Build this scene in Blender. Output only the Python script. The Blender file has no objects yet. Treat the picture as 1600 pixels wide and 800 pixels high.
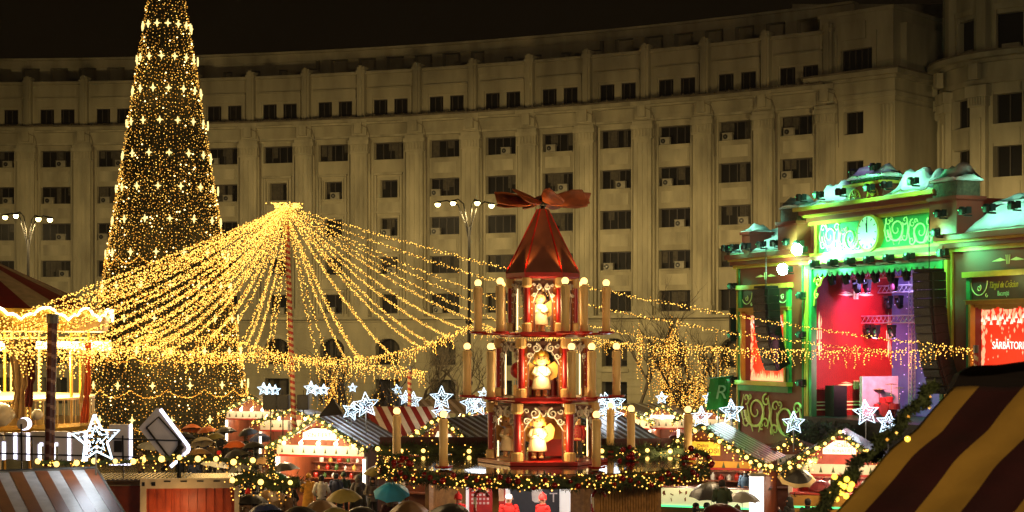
import bpy, math, random
import numpy as np
from mathutils import Matrix, Vector
random.seed(7); rng = np.random.default_rng(11)
PI = math.pi; R = math.radians
SC = bpy.context.scene; COL = SC.collection

# ---------------------------------------------------------------- camera, sky, exposure
F = 2540.0; CH = 7.0; HY = 530.0
cd = bpy.data.cameras.new('camera'); cam = bpy.data.objects.new('camera', cd); COL.objects.link(cam)
cam.location = (0, 0, CH); cam.rotation_euler = (R(90), 0, 0)
cd.sensor_width = 36; cd.lens = F / 1600 * 36; cd.shift_y = (HY - 400) / 1600
cd.clip_start = .1; cd.clip_end = 2000
cd.dof.use_dof = True; cd.dof.focus_distance = 62; cd.dof.aperture_fstop = 4.5
SC.camera = cam
W = bpy.data.worlds.new('World'); SC.world = W; W.use_nodes = True
nt = W.node_tree; bgn = nt.nodes['Background']
tc = nt.nodes.new('ShaderNodeTexCoord'); sx = nt.nodes.new('ShaderNodeSeparateXYZ'); nt.links.new(tc.outputs['Generated'], sx.inputs[0])
cr = nt.nodes.new('ShaderNodeValToRGB'); nt.links.new(sx.outputs['Z'], cr.inputs[0])
cr.color_ramp.elements[0].position = .0; cr.color_ramp.elements[0].color = (.0065, .0038, .0012, 1)
cr.color_ramp.elements[1].position = .5; cr.color_ramp.elements[1].color = (.0016, .0009, .0005, 1)
nz = nt.nodes.new('ShaderNodeTexNoise'); nz.inputs['Scale'].default_value = 5; nt.links.new(tc.outputs['Generated'], nz.inputs[0])
mxw = nt.nodes.new('ShaderNodeMixRGB'); mxw.blend_type = 'MULTIPLY'; mxw.inputs[0].default_value = .5
nt.links.new(cr.outputs[0], mxw.inputs[1]); nt.links.new(nz.outputs[0], mxw.inputs[2]); nt.links.new(mxw.outputs[0], bgn.inputs[0])
bgn.inputs[1].default_value = 1.0
vs = SC.view_settings; vs.view_transform = 'Standard'; vs.look = 'None'; vs.exposure = 0; vs.gamma = 1
cy = SC.cycles; cy.use_denoising = True; cy.max_bounces = 5; cy.diffuse_bounces = 2; cy.glossy_bounces = 3
cy.sample_clamp_indirect = 3; cy.use_light_tree = True; cy.caustics_reflective = False; cy.caustics_refractive = False

# ---------------------------------------------------------------- helpers
def at(x, y, d): return Vector(((x - 800) / F * d, d, CH - (y - HY) / F * d))
def lin(h):
    h = h.lstrip('#'); c = [int(h[i:i + 2], 16) / 255 for i in (0, 2, 4)]
    return tuple(v / 12.92 if v <= .04045 else ((v + .055) / 1.055) ** 2.4 for v in c)
_m = {}
def mat(name, col, rough=.6, metal=0, vary=.25, scale=3, bump=0, bscale=20, streak=0, trans=0, coat=0, alpha=1):
    if name in _m: return _m[name]
    m = bpy.data.materials.new(name); m.use_nodes = True; t = m.node_tree; b = t.nodes['Principled BSDF']
    if isinstance(col, str): col = lin(col)
    tc = t.nodes.new('ShaderNodeTexCoord'); n = t.nodes.new('ShaderNodeTexNoise'); n.inputs['Scale'].default_value = scale
    n.inputs['Detail'].default_value = 6; src = tc.outputs['Object']
    if streak:
        mp = t.nodes.new('ShaderNodeMapping'); mp.inputs['Scale'].default_value = (1, 1, streak); t.links.new(src, mp.inputs[0]); src = mp.outputs[0]
    t.links.new(src, n.inputs['Vector'])
    r = t.nodes.new('ShaderNodeValToRGB'); t.links.new(n.outputs[0], r.inputs[0])
    r.color_ramp.elements[0].position = .3; r.color_ramp.elements[1].position = .7
    r.color_ramp.elements[0].color = tuple(c * (1 - vary) for c in col) + (1,); r.color_ramp.elements[1].color = tuple(min(1, c * (1 + vary * .5)) for c in col) + (1,)
    t.links.new(r.outputs[0], b.inputs['Base Color']); b.inputs['Roughness'].default_value = rough; b.inputs['Metallic'].default_value = metal
    if trans: b.inputs['Transmission Weight'].default_value = trans
    if coat: b.inputs['Coat Weight'].default_value = coat
    if alpha < 1: b.inputs['Alpha'].default_value = alpha
    if bump:
        n2 = t.nodes.new('ShaderNodeTexNoise'); n2.inputs['Scale'].default_value = bscale; n2.inputs['Detail'].default_value = 8
        t.links.new(tc.outputs['Object'], n2.inputs['Vector'])
        bp = t.nodes.new('ShaderNodeBump'); bp.inputs['Strength'].default_value = bump; bp.inputs['Distance'].default_value = .05
        t.links.new(n2.outputs[0], bp.inputs['Height']); t.links.new(bp.outputs[0], b.inputs['Normal'])
    _m[name] = m; return m
def emi(name, col, s=1, sample=False):
    if name in _m: return _m[name]
    m = bpy.data.materials.new(name); m.use_nodes = True; t = m.node_tree; b = t.nodes['Principled BSDF']
    if isinstance(col, str): col = lin(col)
    b.inputs['Base Color'].default_value = tuple(min(.8, c) for c in col) + (1,); b.inputs['Emission Color'].default_value = tuple(col) + (1,); b.inputs['Emission Strength'].default_value = s
    m.cycles.emission_sampling = 'AUTO' if sample else 'NONE'
    _m[name] = m; return m

class MB:
    def __init__(s): s.v = []; s.f = []; s.mi = []; s.sm = []; s.m = 0; s.T = None; s.smooth = False
    def add(s, vs, fs):
        if s.T is not None:
            vs = [s.T(*v) for v in vs] if callable(s.T) and not isinstance(s.T, Matrix) else [tuple(s.T @ Vector(v)) for v in vs]
        b = len(s.v); s.v += [tuple(v) for v in vs]
        for f in fs: s.f.append(tuple(b + i for i in f)); s.mi.append(s.m); s.sm.append(s.smooth)
        return s
    def box(s, x0, x1, y0, y1, z0, z1):
        if x0 > x1: x0, x1 = x1, x0
        if y0 > y1: y0, y1 = y1, y0
        if z0 > z1: z0, z1 = z1, z0
        return s.add([(x0, y0, z0), (x1, y0, z0), (x1, y1, z0), (x0, y1, z0), (x0, y0, z1), (x1, y0, z1), (x1, y1, z1), (x0, y1, z1)],
              [(0, 3, 2, 1), (4, 5, 6, 7), (0, 1, 5, 4), (1, 2, 6, 5), (2, 3, 7, 6), (3, 0, 4, 7)])
    def obox(s, c, h, M):
        k = [(sx * h[0], sy * h[1], sz * h[2]) for sz in (-1, 1) for sx, sy in ((-1, -1), (1, -1), (1, 1), (-1, 1))]
        return s.add([tuple(Vector(c) + M @ Vector(p)) for p in k], [(0, 3, 2, 1), (4, 5, 6, 7), (0, 1, 5, 4), (1, 2, 6, 5), (2, 3, 7, 6), (3, 0, 4, 7)])
    def tube(s, pts, r, n=6, cap=True):
        pts = [Vector(p) for p in pts]; N = len(pts)
        if not hasattr(r, '__len__'): r = [r] * N
        vs = []; fs = []; prev = None
        for i, p in enumerate(pts):
            t = (pts[min(i + 1, N - 1)] - pts[max(i - 1, 0)])
            t = t.normalized() if t.length > 1e-9 else Vector((0, 0, 1))
            if prev is None: a = t.orthogonal().normalized()
            else:
                a = prev - t * prev.dot(t); a = a.normalized() if a.length > 1e-6 else t.orthogonal().normalized()
            prev = a; b = t.cross(a)
            for k in range(n):
                th = 2 * PI * k / n; vs.append(tuple(p + (a * math.cos(th) + b * math.sin(th)) * r[i]))
        for i in range(N - 1):
            for k in range(n): fs.append((i * n + k, i * n + (k + 1) % n, (i + 1) * n + (k + 1) % n, (i + 1) * n + k))
        if cap: fs.append(tuple(range(n))[::-1]); fs.append(tuple((N - 1) * n + k for k in range(n)))
        return s.add(vs, fs)
    def lathe(s, prof, n=12, c=(0, 0, 0), ph=0, cap=True, sy=1):
        vs = []; fs = []
        for r, z in prof:
            for k in range(n):
                th = ph + 2 * PI * k / n; vs.append((c[0] + r * math.cos(th), c[1] + r * sy * math.sin(th), c[2] + z))
        for i in range(len(prof) - 1):
            for k in range(n): fs.append((i * n + k, i * n + (k + 1) % n, (i + 1) * n + (k + 1) % n, (i + 1) * n + k))
        if cap: fs.append(tuple(range(n))[::-1]); fs.append(tuple((len(prof) - 1) * n + k for k in range(n)))
        return s.add(vs, fs)
    def prism(s, poly, y0, y1):          # polygon in x,z extruded along y
        n = len(poly); vs = [(x, y0, z) for x, z in poly] + [(x, y1, z) for x, z in poly]
        return s.add(vs, [tuple(range(n)), tuple(range(n, 2 * n))[::-1]] + [(i, i + n, (i + 1) % n + n, (i + 1) % n) for i in range(n)])
    def ball(s, c, r, n=8, m=6, sz=1, sy=1):
        return s.lathe([(max(1e-4, r * math.sin(PI * i / m)), -r * sz * math.cos(PI * i / m)) for i in range(m + 1)], n, c, cap=False, sy=sy)
    def bulbs(s, pts, r):
        for p in pts:
            x, y, z = p; s.add([(x + r, y, z), (x, y + r, z), (x - r, y, z), (x, y - r, z), (x, y, z + r), (x, y, z - r)],
                  [(0, 1, 4), (1, 2, 4), (2, 3, 4), (3, 0, 4), (1, 0, 5), (2, 1, 5), (3, 2, 5), (0, 3, 5)])
        return s
    def build(s, name, mats, parent=None, world=False):
        me = bpy.data.meshes.new(name); v = np.array(s.v, dtype=float).reshape(-1, 3); loc = None
        if world and parent is not None:
            Mi = np.array(parent.matrix_basis.inverted()); v = v @ Mi[:3, :3].T + Mi[:3, 3]
        elif world:
            loc = np.array([(v[:, 0].min() + v[:, 0].max()) / 2, (v[:, 1].min() + v[:, 1].max()) / 2, v[:, 2].min()]); v = v - loc
        me.from_pydata(v.tolist(), [], s.f)
        if not isinstance(mats, (list, tuple)): mats = [mats]
        for m in mats: me.materials.append(m)
        me.polygons.foreach_set('material_index', s.mi); me.polygons.foreach_set('use_smooth', s.sm); me.update()
        o = bpy.data.objects.new(name, me); COL.objects.link(o)
        if loc is not None: o.location = loc
        if parent is not None: o.parent = parent
        return o
def tag(o, label=None, cat=None, group=None, kind=None):
    if label: o['label'] = label
    if cat: o['category'] = cat
    if group: o['group'] = group
    if kind: o['kind'] = kind
    return o
def thing(name, label, cat, loc=(0, 0, 0), rz=0, group=None):
    o = bpy.data.objects.new(name, None); COL.objects.link(o); o.location = loc; o.rotation_euler = (0, 0, rz); o.empty_display_size = .3
    bpy.context.view_layer.update() if False else None
    o.matrix_basis = Matrix.Translation(Vector(loc)) @ Matrix.Rotation(rz, 4, 'Z')
    return tag(o, label, cat, group)
KIDS = {}
def copy_tree(o, loc=None, rz=None, label=None, group=None, parent=None):
    c = o.copy(); COL.objects.link(c)
    if parent is not None: c.parent = parent
    if loc is not None: c.matrix_basis = Matrix.Translation(Vector(loc)) @ Matrix.Rotation(rz or 0, 4, 'Z')
    if label: c['label'] = label
    if group: c['group'] = group
    for ch in o.children: copy_tree(ch, parent=c)
    return c
def lamp(name, loc, P, col, size=.2, parent=None, spot=None, aim=None):
    l = bpy.data.lights.new(name, 'SPOT' if spot else 'POINT'); l.energy = P; l.color = col; l.shadow_soft_size = size
    o = bpy.data.objects.new(name, l); COL.objects.link(o); o.location = loc
    if spot: l.spot_size = R(spot); l.spot_blend = .6
    if aim is not None: o.rotation_euler = (Vector(aim) - Vector(loc)).to_track_quat('-Z', 'Y').to_euler()
    return o
def text(name, s, size, m, parent, M, depth=.01, font=None, align='CENTER', shear=0, sx=1):
    c = bpy.data.curves.new(name, 'FONT'); c.body = s; c.size = size; c.extrude = depth; c.align_x = align; c.align_y = 'CENTER'; c.shear = shear
    t = bpy.data.objects.new(name, c); COL.objects.link(t)
    me = bpy.data.meshes.new_from_object(t.evaluated_get(bpy.context.evaluated_depsgraph_get())); bpy.data.objects.remove(t)
    me.transform(Matrix.Rotation(R(90), 4, 'X') @ Matrix.Diagonal((sx, 1, 1, 1))); me.transform(M)
    me.materials.clear(); me.materials.append(m)
    o = bpy.data.objects.new(name, me); COL.objects.link(o); o.parent = parent; return o
def sag(a, b, d, n=30):
    a = Vector(a); b = Vector(b); return [a.lerp(b, i / n) - Vector((0, 0, 4 * d * (i / n) * (1 - i / n))) for i in range(n + 1)]
def along(path, step):
    path = [Vector(p) for p in path]; out = []; acc = 0
    for a, b in zip(path, path[1:]):
        L = (b - a).length
        while acc <= L and L > 0: out.append(a.lerp(b, acc / L)); acc += step
        acc -= L
    return out

WARM = (1, .62, .25)
M_bulb = emi('warm_led', (1, .54, .09), 3.4); M_bulb2 = emi('dim_warm_led', (1, .42, .05), 1.3); M_bulbw = emi('bright_led', (1, .66, .25), 7)
M_white = emi('white_led', (.62, .80, 1), 2.1); M_white2 = emi('white_led_dim', (.62, .76, 1), 1.1)
M_cable = mat('cable', '#15120e', .6)
M_dark = mat('black_metal', '#0e0d0c', .45, .3); M_steel = mat('galvanised_steel', '#8d8d88', .35, .9)

# ---------------------------------------------------------------- ground
M_gr = mat('wet_asphalt', (.045, .043, .042), .22, vary=.5, scale=.6, bump=.25, bscale=3)
g = MB(); g.add([(-900, -60, 0), (900, -60, 0), (900, 1500, 0), (-900, 1500, 0)], [(0, 1, 2, 3)]); tag(g.build('ground', M_gr), kind='structure')
pv = MB()
BC = (-51.815, 23.445); BR = 125.82
def Fb(s, o, z):
    th = s / BR; return (BC[0] + (BR - o) * math.sin(th), BC[1] + (BR - o) * math.cos(th), z)
pv.T = Fb
for k in range(-14, 22): pv.box(k * 5, k * 5 + 5, 1.3, 9, .0, .14)
tag(pv.build('pavement', mat('paving_stone', (.16, .145, .12), .4, vary=.3, scale=1.5, bump=.2), world=True), kind='structure')
# ---------------------------------------------------------------- the curved office building
M_st = mat('pale_stone', (.39, .355, .235), .85, vary=.42, scale=.55, bump=.25, bscale=6, streak=.22)
M_st2 = mat('pale_stone_trim', (.42, .385, .26), .85, vary=.4, scale=.8, bump=.2, bscale=8, streak=.3)
M_dirty = mat('grimy_ledge', (.17, .14, .09), .9, vary=.5, scale=1.2, bump=.3)
M_gl = mat('dark_window_glass', (.009, .008, .007), .38, vary=.4, scale=.5)
M_gl.node_tree.nodes['Principled BSDF'].inputs['Specular IOR Level'].default_value = .12
M_fr = mat('window_frame_brown', (.05, .04, .03), .5)
M_cur = mat('pale_curtain', (.07, .06, .04), .8, vary=.5, scale=4)
P0 = 7.4; PITCH = 5.29
bt = thing('office_building', 'long curved pale stone office building with tall pilasters and recessed windows across the far side', 'building', Fb(48, 0, 0))
w = MB(); tr = MB(); pil = MB(); att = MB(); pent = MB(); led = MB()
for q in (w, tr, pil, att, pent, led): q.T = Fb
NB0, NB1 = -5, 14
ROWS = [(22.75, 24.25), (19.4, 20.95), (16.05, 17.6), (12.7, 14.2), (9.25, 10.95)]
winlist = []
def boundary(k): return P0 + k * PITCH
for b in range(NB0, NB1):
    c = boundary(b) + PITCH / 2; typeB = b in (4, 5, 6)
    w.box(c - PITCH / 2, c + PITCH / 2, -1.6, -.95, 0, 26)
    # piers beside windows
    for sgn in (-1, 1):
        w.box(c + sgn * 1.4, c + sgn * (PITCH / 2), -.95, 0, 8.95, 24.9)
        tr.box(c + sgn * 1.42, c + sgn * 1.56, 0, .07, 8.96, 24.5)
        if b < 30: w.box(c + sgn * 1.68, c + sgn * 1.86, 0, .22, 8.97, 24.6)
    zz = 24.9
    for i, (z0, z1) in enumerate(ROWS):
        w.box(c - 1.4, c + 1.4, -.95, .0, z1, zz)
        if 0 < i:
            if typeB and i == 1:
                pass
            else:
                tr.box(c - 1.15, c + 1.15, 0, .05, z1 + .45, zz - .42) if zz - z1 > 1.2 else None
                w.box(c - 1.37, c + 1.37, .0, .1, zz - .14, zz - .02)
        hw = 1.4
        if typeB and i > 0:
            hw = .82
            for sgn in (-1, 1):
                w.box(c + sgn * .82, c + sgn * 1.4, -.95, -.002, z0, z1)
                tr.box(c + sgn * .9, c + sgn * 1.02, 0, .12, z0 - .2, z1 + .2)
                tr.box(c + sgn * 1.12, c + sgn * 1.3, 0, .18, z0 - 1.4 if i < 4 else z0, z1 + .42)
            tr.box(c - .9, c + .9, 0, .12, z1 + .06, z1 + .2)
            tr.box(c - 1.36, c + 1.36, .0, .3 if i == 1 else .2, z1 + .44, z1 + .6)
        winlist.append((c, hw, z0, z1, i, b))
        zz = z0
    w.box(c - 1.4, c + 1.4, -.95, 0, 8.95, zz)
    # entablature
    w.box(c - PITCH / 2, c + PITCH / 2, -.95, .28, 24.9, 25.2)
    w.box(c - PITCH / 2, c + PITCH / 2, -.95, .2, 25.2, 25.9); tr.box(c - PITCH / 2, c + PITCH / 2, .2, .62, 25.86, 26.02)
    tr.box(c - PITCH / 2, c + PITCH / 2, .0, .36, 24.72, 24.9)
    w.box(c - PITCH / 2, c + PITCH / 2, -.95, .95, 26.02, 26.3); led.box(c - PITCH / 2, c + PITCH / 2, -1.2, 1.02, 26.3, 26.42)
    for j in range(17): led.box(c - PITCH / 2 + .1 + j * .31, c - PITCH / 2 + .2 + j * .31, .98, 1.03, 26.42, 26.42 + .08 * ((j * 7 + b) % 3))
    # attic storey
    zlo, zhi = 26.75, 28.1
    att.box(c - PITCH / 2, c + PITCH / 2, -1.6, -1.0, 26.3, 30.5)
    att.box(c - PITCH / 2, c + PITCH / 2, -1.0, -.45, zhi, 30.35); att.box(c - PITCH / 2, c + PITCH / 2, -1.0, -.45, 26.42, zlo)
    for a0, a1 in ((-PITCH / 2, -1.6), (-.32, .32), (1.6, PITCH / 2)): att.box(c + a0, c + a1, -1.0, -.452, zlo, zhi)
    att.box(c - 2.0, c + 2.0, -.45, -.33, zhi + .2, zhi + .95); att.box(c - 2.0, c + 2.0, -.45, -.2, zhi + .95, zhi + 1.06)
    att.box(c - 2.02, c - 1.72, -.45, -.34, 26.43, zhi + .2); att.box(c + 1.72, c + 2.02, -.45, -.34, 26.43, zhi + .2)
    att.box(c - PITCH / 2, c + PITCH / 2, -1.5, -.18, 30.35, 30.62)
    winlist.append((c, 1.6, zlo, zhi, -1, b))
    # penthouse
    pent.box(c - PITCH / 2, c + PITCH / 2, -9, -5.5, 30, 33.0)
    pent.box(c - PITCH / 2, c + PITCH / 2, -5.5, -4.6, 32.6, 33.3); pent.box(c - PITCH / 2, c + PITCH / 2, -5.4, -4.3, 33.3, 33.5)
    solid = b in (3, 4, 8, 9)
    for q in (0, .5):
        s0 = c - PITCH / 2 + q * PITCH
        pent.box(s0 - (.5 if not solid else .9), s0 + (.5 if not solid else .9), -5.5, -4.65, 30, 32.6)
        if solid: pent.box(s0 + .9, s0 + 1.75, -5.5, -4.66, 31.9, 32.6)
    # base storey
    for a0, a1 in ((-PITCH / 2, -1.15), (1.15, PITCH / 2)):
        for j in range(13): w.box(c + a0, c + a1, -.95, .26 - (.05 if j % 2 else 0) * 0, .62 * j + .02, .62 * j + .57)
        w.box(c + a0, c + a1, -.95, .2, 0, 8.5)
    w.box(c - 1.15, c + 1.15, -.95, .2, 0, 1.1); w.box(c - 1.15, c + 1.15, -.95, .2, 3.5, 4.75)
    tr.box(c - 1.3, c + 1.3, .2, .34, 4.3, 4.6)
    n = 12
    for j in range(n):
        x0 = -1.15 + 2.3 * j / n; x1 = x0 + 2.3 / n; xm = min(abs(x0), abs(x1)) if x0 * x1 > 0 else 0
        za = 6.05 + .98 * math.sqrt(max(0, 1 - (xm / 1.16) ** 2)); w.box(c + x0, c + x1, -.95, .2, za, 8.5)
    for j in range(14):
        t0, t1 = PI * j / 14, PI * (j + 1) / 14
        pts = [(c + r * math.cos(t), 6.05 + r * math.sin(t) * .88) for r, t in ((1.2, t0), (1.55, t0), (1.55, t1), (1.2, t1))]
        tr.add([(x, .2, z) for x, z in pts] + [(x, .32, z) for x, z in pts], [(0, 1, 2, 3), (4, 5, 6, 7), (0, 1, 5, 4), (1, 2, 6, 5), (2, 3, 7, 6), (3, 0, 4, 7)])
    winlist.append((c, 1.15, 4.75, 7.05, 8, b)); winlist.append((c, 1.15, 1.1, 3.5, 9, b))
    w.box(c - PITCH / 2, c + PITCH / 2, -.95, .32, 8.5, 8.72); tr.box(c - PITCH / 2, c + PITCH / 2, -.9, .72, 8.72, 8.95)
for b in range(NB0, NB1 + 1):
    s = boundary(b)
    pil.box(s - .78, s + .78, -.5, .5, 8.951, 23.3); pil.box(s - .9, s + .9, -.5, .58, 8.952, 9.7)
    pil.box(s - .9, s + .9, -.5, .6, 23.3, 23.42); pil.box(s - .84, s + .84, -.5, .56, 23.42, 24.1); pil.box(s - .98, s + .98, -.5, .7, 24.1, 24.45); pil.box(s - .88, s + .88, -.5, .6, 24.45, 24.74)
    for j in range(5): pil.box(s - .7 + j * .3, s - .54 + j * .3, .56, .64, 23.5, 24.05)
    pil.box(s - .7, s + .7, .2, .5, 24.91, 25.86); pil.box(s - .34, s + .34, .5, .8, 25.05, 26.019); pil.box(s - .85, s + .95, .9, 1.02, 25.95, 26.28)
    led.tube([(s + .05, .78, 26.0), (s + .35, .74, 25.75), (s + .9, .66, 25.5), (s + 1.0, .4, 24.9), (s + 1.02, .28, 21.5)], .035, 4)
    if b % 3 == 1: led.tube([(s + 1.05, .27, 24.5), (s + 1.05, .27, 9)], .05, 5)
    for j in (-.45, 0, .45): pil.box(s + j - .04, s + j + .04, .5, .56, 10, 23)
    att.box(s - .34, s + .34, -1.0, .1, 26.43, 31.0); att.box(s - .14, s + .14, .1, .2, 26.44, 31.1); att.box(s - .42, s + .42, -1.0, .18, 30.4, 30.7)
w.build('wall', M_st, bt, True); tr.build('window_surround', M_st2, bt, True); pil.build('pilaster_row', M_st2, bt, True)
att.build('attic_storey', M_st, bt, True); pent.build('rooftop_gallery', M_st, bt, True); led.build('cornice_ledge', M_dirty, bt, True)
def window(q, c, hw, z0, z1, row, Fx=None, o=-.55):
    q.m = 0; q.box(c - hw, c + hw, o - .3, o, z0, z1)
    q.m = 2
    if row >= 0:
        n = random.choice([0, 1, 2, 3, 4])
        for j in range(n):
            cw = hw * random.uniform(.12, .3); cc = c + random.uniform(-hw + cw, hw - cw); q.box(cc - cw, cc + cw, o + .0, o + .012 + .004 * j, z0 + random.choice([.05, .5, .8]), z1 - .05)
    q.m = 1
    nm = 5 if row in (0, 1, 2, 3, 4) and hw > 1 else 3 if row >= 0 else 7
    for j in range(nm): x = c - hw + 2 * hw * j / (nm - 1); q.box(x - .035, x + .035, o + .0, o + .07, z0, z1)
    q.box(c - hw, c + hw, o, o + .065, z0, z0 + .07); q.box(c - hw, c + hw, o, o + .065, z1 - .07, z1)
rest = MB(); rest.T = Fb; k = 0
vis = []
for wl in winlist:
    x, y, z = Fb(wl[0], 0, wl[2]); px = 800 + F * x / y
    hidden = px < -20 or px > 1295 or (150 < px < 340 and wl[2] < 20) or wl[4] == 9 or (px > 1150 and wl[2] < 12) or (wl[4] == -1 and px < 350)
    vis.append((hidden, wl))
for hidden, wl in vis:
    if hidden or k >= 98: window(rest, *wl[:5]); continue
    q = MB(); q.T = Fb; window(q, *wl[:5]); q.build('window', [M_gl, M_fr, M_cur], bt, True); k += 1
tag(rest.build('windows', [M_gl, M_fr, M_cur], bt, True), 'further dark windows', kind='stuff')

# corner block of the building, stepping forward at the right
A0 = at(1272, 400, 124.4); A1 = at(1398, 400, 119.8); A0.z = A1.z = 0
ang = math.atan2(A1.y - A0.y, A1.x - A0.x); Lb = (A1 - A0).length
cb = thing('corner_block', 'projecting square corner block of pale stone with heavy cornice rising behind the stage roof', 'building', A0, ang)
q = MB()
cols = [(0, 2.55), (4.25, Lb)]; rz = [(22.4, 24.1), (18.6, 20.4), (14.9, 16.6), (11.2, 12.9), (7.4, 9.1)]
for a, b in cols: q.box(a, b, -0, 10, 0, 25)
q.box(2.55, 4.25, 1, 10, 0, 25); zz = 25
for z0, z1 in rz: q.box(2.55, 4.25, 0.04, 1, z1, zz); zz = z0
q.box(2.55, 4.25, .04, 1, 0, zz)
for j in range(4): q.box(Lb - 1.25 + j * .33, Lb - 1.08 + j * .33, -.16, 0, 9, 24.4)
q.box(.9, 1.1, -.06, 0, 9, 24.6); q.box(-.3, -.0, .2, 10, 0, 25)
q.box(-.1, Lb + .12, -.12, 10, 25, 25.35); q.box(-.05, Lb + .08, -.06, 10, 24.5, 24.62); q.box(0, Lb, 0.0, 10, 25.35, 26.3)
q.box(-.2, Lb + .3, -.3, 10, 26.3, 26.55); q.box(-.6, Lb + .6, -.65, 10, 26.55, 26.9)
q.box(.2, Lb - .4, .5, 9, 26.9, 27.3); q.box(.2, 2.0, .5, 9, 27.3, 28.9); q.box(4.7, Lb - .4, .5, 9, 27.3, 28.9); q.box(.2, Lb - .4, .5, 9, 28.9, 31.5); q.box(2.0, 4.7, 1.3, 9, 27.3, 28.9)
q.box(.1, Lb - .3, .4, 9, 31.5, 31.8); q.box(1.6, 1.75, .36, .5, 27.3, 30.1); q.box(4.95, 5.1, .36, .5, 27.3, 30.1); q.box(Lb - .4, Lb + .1, 1.6, 9, 26.9, 30.6)
q.box(2.1, 4.2, .36, .5, 29.6, 30.9)
q.build('wall', M_st, cb)
for i, (z0, z1) in enumerate(rz[:3]):
    q = MB(); q.m = 0; q.box(2.56, 4.24, .6, .9, z0, z1); q.m = 1
    for x in (2.6, 3.4, 4.2): q.box(x - .04, x + .04, .52, .6, z0, z1)
    q.build('window', [M_gl, M_fr], cb)
q = MB(); q.box(2.0, 4.7, .95, 1.2, 27.3, 28.9); q.m = 1
for j in range(6): q.box(2.0 + j * .53, 2.08 + j * .53, .88, .95, 27.3, 28.9)
q.build('window', [M_gl, M_fr], cb)
q = MB(); q.box(-.7, Lb + .7, -.75, 10, 26.9, 27.02); q.build('cornice_ledge', M_dirty, cb)
# link wall + round pavilion
lw = MB(); lw.box(27.6, 38, 126.5, 128, 0, 25); lw.box(27.6, 38, 125.8, 128, 25, 26.8); lw.box(27.6, 38, 127.2, 129, 26.8, 31.5)
for z0, z1 in ((22.2, 24.0), (18.4, 20.1), (14.6, 16.3)): lw.m = 1; lw.box(32.2, 34.6, 126.35, 126.5, z0, z1)
lw.box(32.4, 34.2, 127.05, 127.2, 27.4, 29.4)
tag(lw.build('link_wing', [M_st, M_gl], world=True), 'narrow recessed link of the building between square block and round pavilion', 'building')
DC = (39.6, 120.6); DR = 7.4
rp = thing('round_pavilion', 'round convex pavilion of the building with columns and curved cornice at far right', 'building', (DC[0], DC[1], 0))
def Fd(s, o, z):
    th = s / DR; return (DC[0] - (DR + o) * math.cos(th), DC[1] - (DR + o) * math.sin(th), z)
q = MB(); q.T = Fd; p2 = MB(); p2.T = Fd; l2 = MB(); l2.T = Fd; SEG = 4.1
rz2 = [(22.3, 24.4), (18.5, 20.7), (14.8, 16.9), (11, 13.1), (7.4, 9.4)]
for i in range(-1, 6):
    c = 2.55 + (i - 0) * SEG; m = SEG / 2
    for sgn in (-1, 1): q.box(c + sgn * 1.05, c + sgn * m, -1.5, 0, 0, 25.2)
    for k2 in range(4):
        a = c - 1.05 + k2 * .525; zz = 25.2
        for z0, z1 in rz2: q.box(a, a + .525, -1.5, 0, z1, zz); zz = z0
        q.box(a, a + .525, -1.5, 0, 0, zz)
    for z0, z1 in rz2[:4]:
        q.box(c - .9, c + .9, 0, .08, z0 - 1.55, z0 - .35); q.box(c - 1.15, c - 1.05, 0, .1, z0, z1 + .2); q.box(c + 1.05, c + 1.15, 0, .1, z0, z1 + .2)
    for k2 in range(6):
        a = c - m + k2 * SEG / 6; b2 = a + SEG / 6
        q.box(a, b2, -1.5, .25, 25.2, 25.6); q.box(a, b2, -1.5, .15, 25.6, 26.7); q.box(a, b2, -1.5, .5, 26.7, 26.95); q.box(a, b2, -1.5, 1.15, 26.95, 27.3)
        l2.box(a, b2, -1.5, 1.22, 27.3, 27.42)
        q.box(a, b2, -1.5, -.5, 27.42 if abs(a - c + .34) > 1.1 else 30.2, 32.3); q.box(a, b2, -1.5, -.2, 32.3, 32.6)
        if abs((a + b2) / 2 - c) < 1.0: q.box(a, b2, -1.5, -.52, 27.42, 28.0)
        q.box(a, b2, -3.6, -3.2, 32, 36)
    q.box(c - 1.35, c - 1.05, -.5, -.3, 27.45, 30.9); q.box(c + 1.05, c + 1.35, -.5, -.3, 27.45, 30.9); q.box(c - 1.35, c + 1.35, -.5, -.25, 30.5, 30.9)
    s = c - m
    p2.box(s - .62, s + .62, 0, .45, 0, 23.6); p2.box(s - .72, s + .72, 0, .6, 23.6, 24.3); p2.box(s - .85, s + .85, 0, .75, 24.3, 25.1)
    for j in range(6): p2.box(s - .62 + j * .22, s - .5 + j * .22, .6, .68, 23.7, 24.25)
    p2.box(s - .35, s + .35, .5, 1.0, 25.5, 26.6); q.box(s - .4, s + .4, -.5, .1, 27.42, 33); p2.box(s - .3, s + .3, .45, .55, 6, 22.8)
    for z0, z1 in rz2[:3]:
        wv = MB(); wv.T = Fd; wv.box(c - 1.05, c + 1.05, -1, -.6, z0, z1); wv.m = 1
        for x in (-1, 0, 1): wv.box(c + x - .05, c + x + .05, -.6, -.53, z0, z1)
        wv.build('window', [M_gl, M_fr], rp, True)
    wv = MB(); wv.T = Fd; wv.box(c - 1.2, c + 1.2, -1.45, -.9, 27.5, 30.3); wv.build('window', [M_gl, M_fr], rp, True)
q.build('wall', M_st, rp, True); p2.build('column_row', M_st2, rp, True); l2.build('cornice_ledge', M_dirty, rp, True)
tw = MB(); tw.box(23, 62, 134, 150, 25, 33.6); tw.box(23, 62, 133.4, 150, 34, 34.5)
for j in range(11): tw.box(23.3 + j * 3.2, 24.5 + j * 3.2, 133.6, 134, 30, 34)
tw.box(23, 62, 133.5, 134, 33.4, 34.0)
tw.build('rooftop_gallery', M_st, bt, True)

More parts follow.
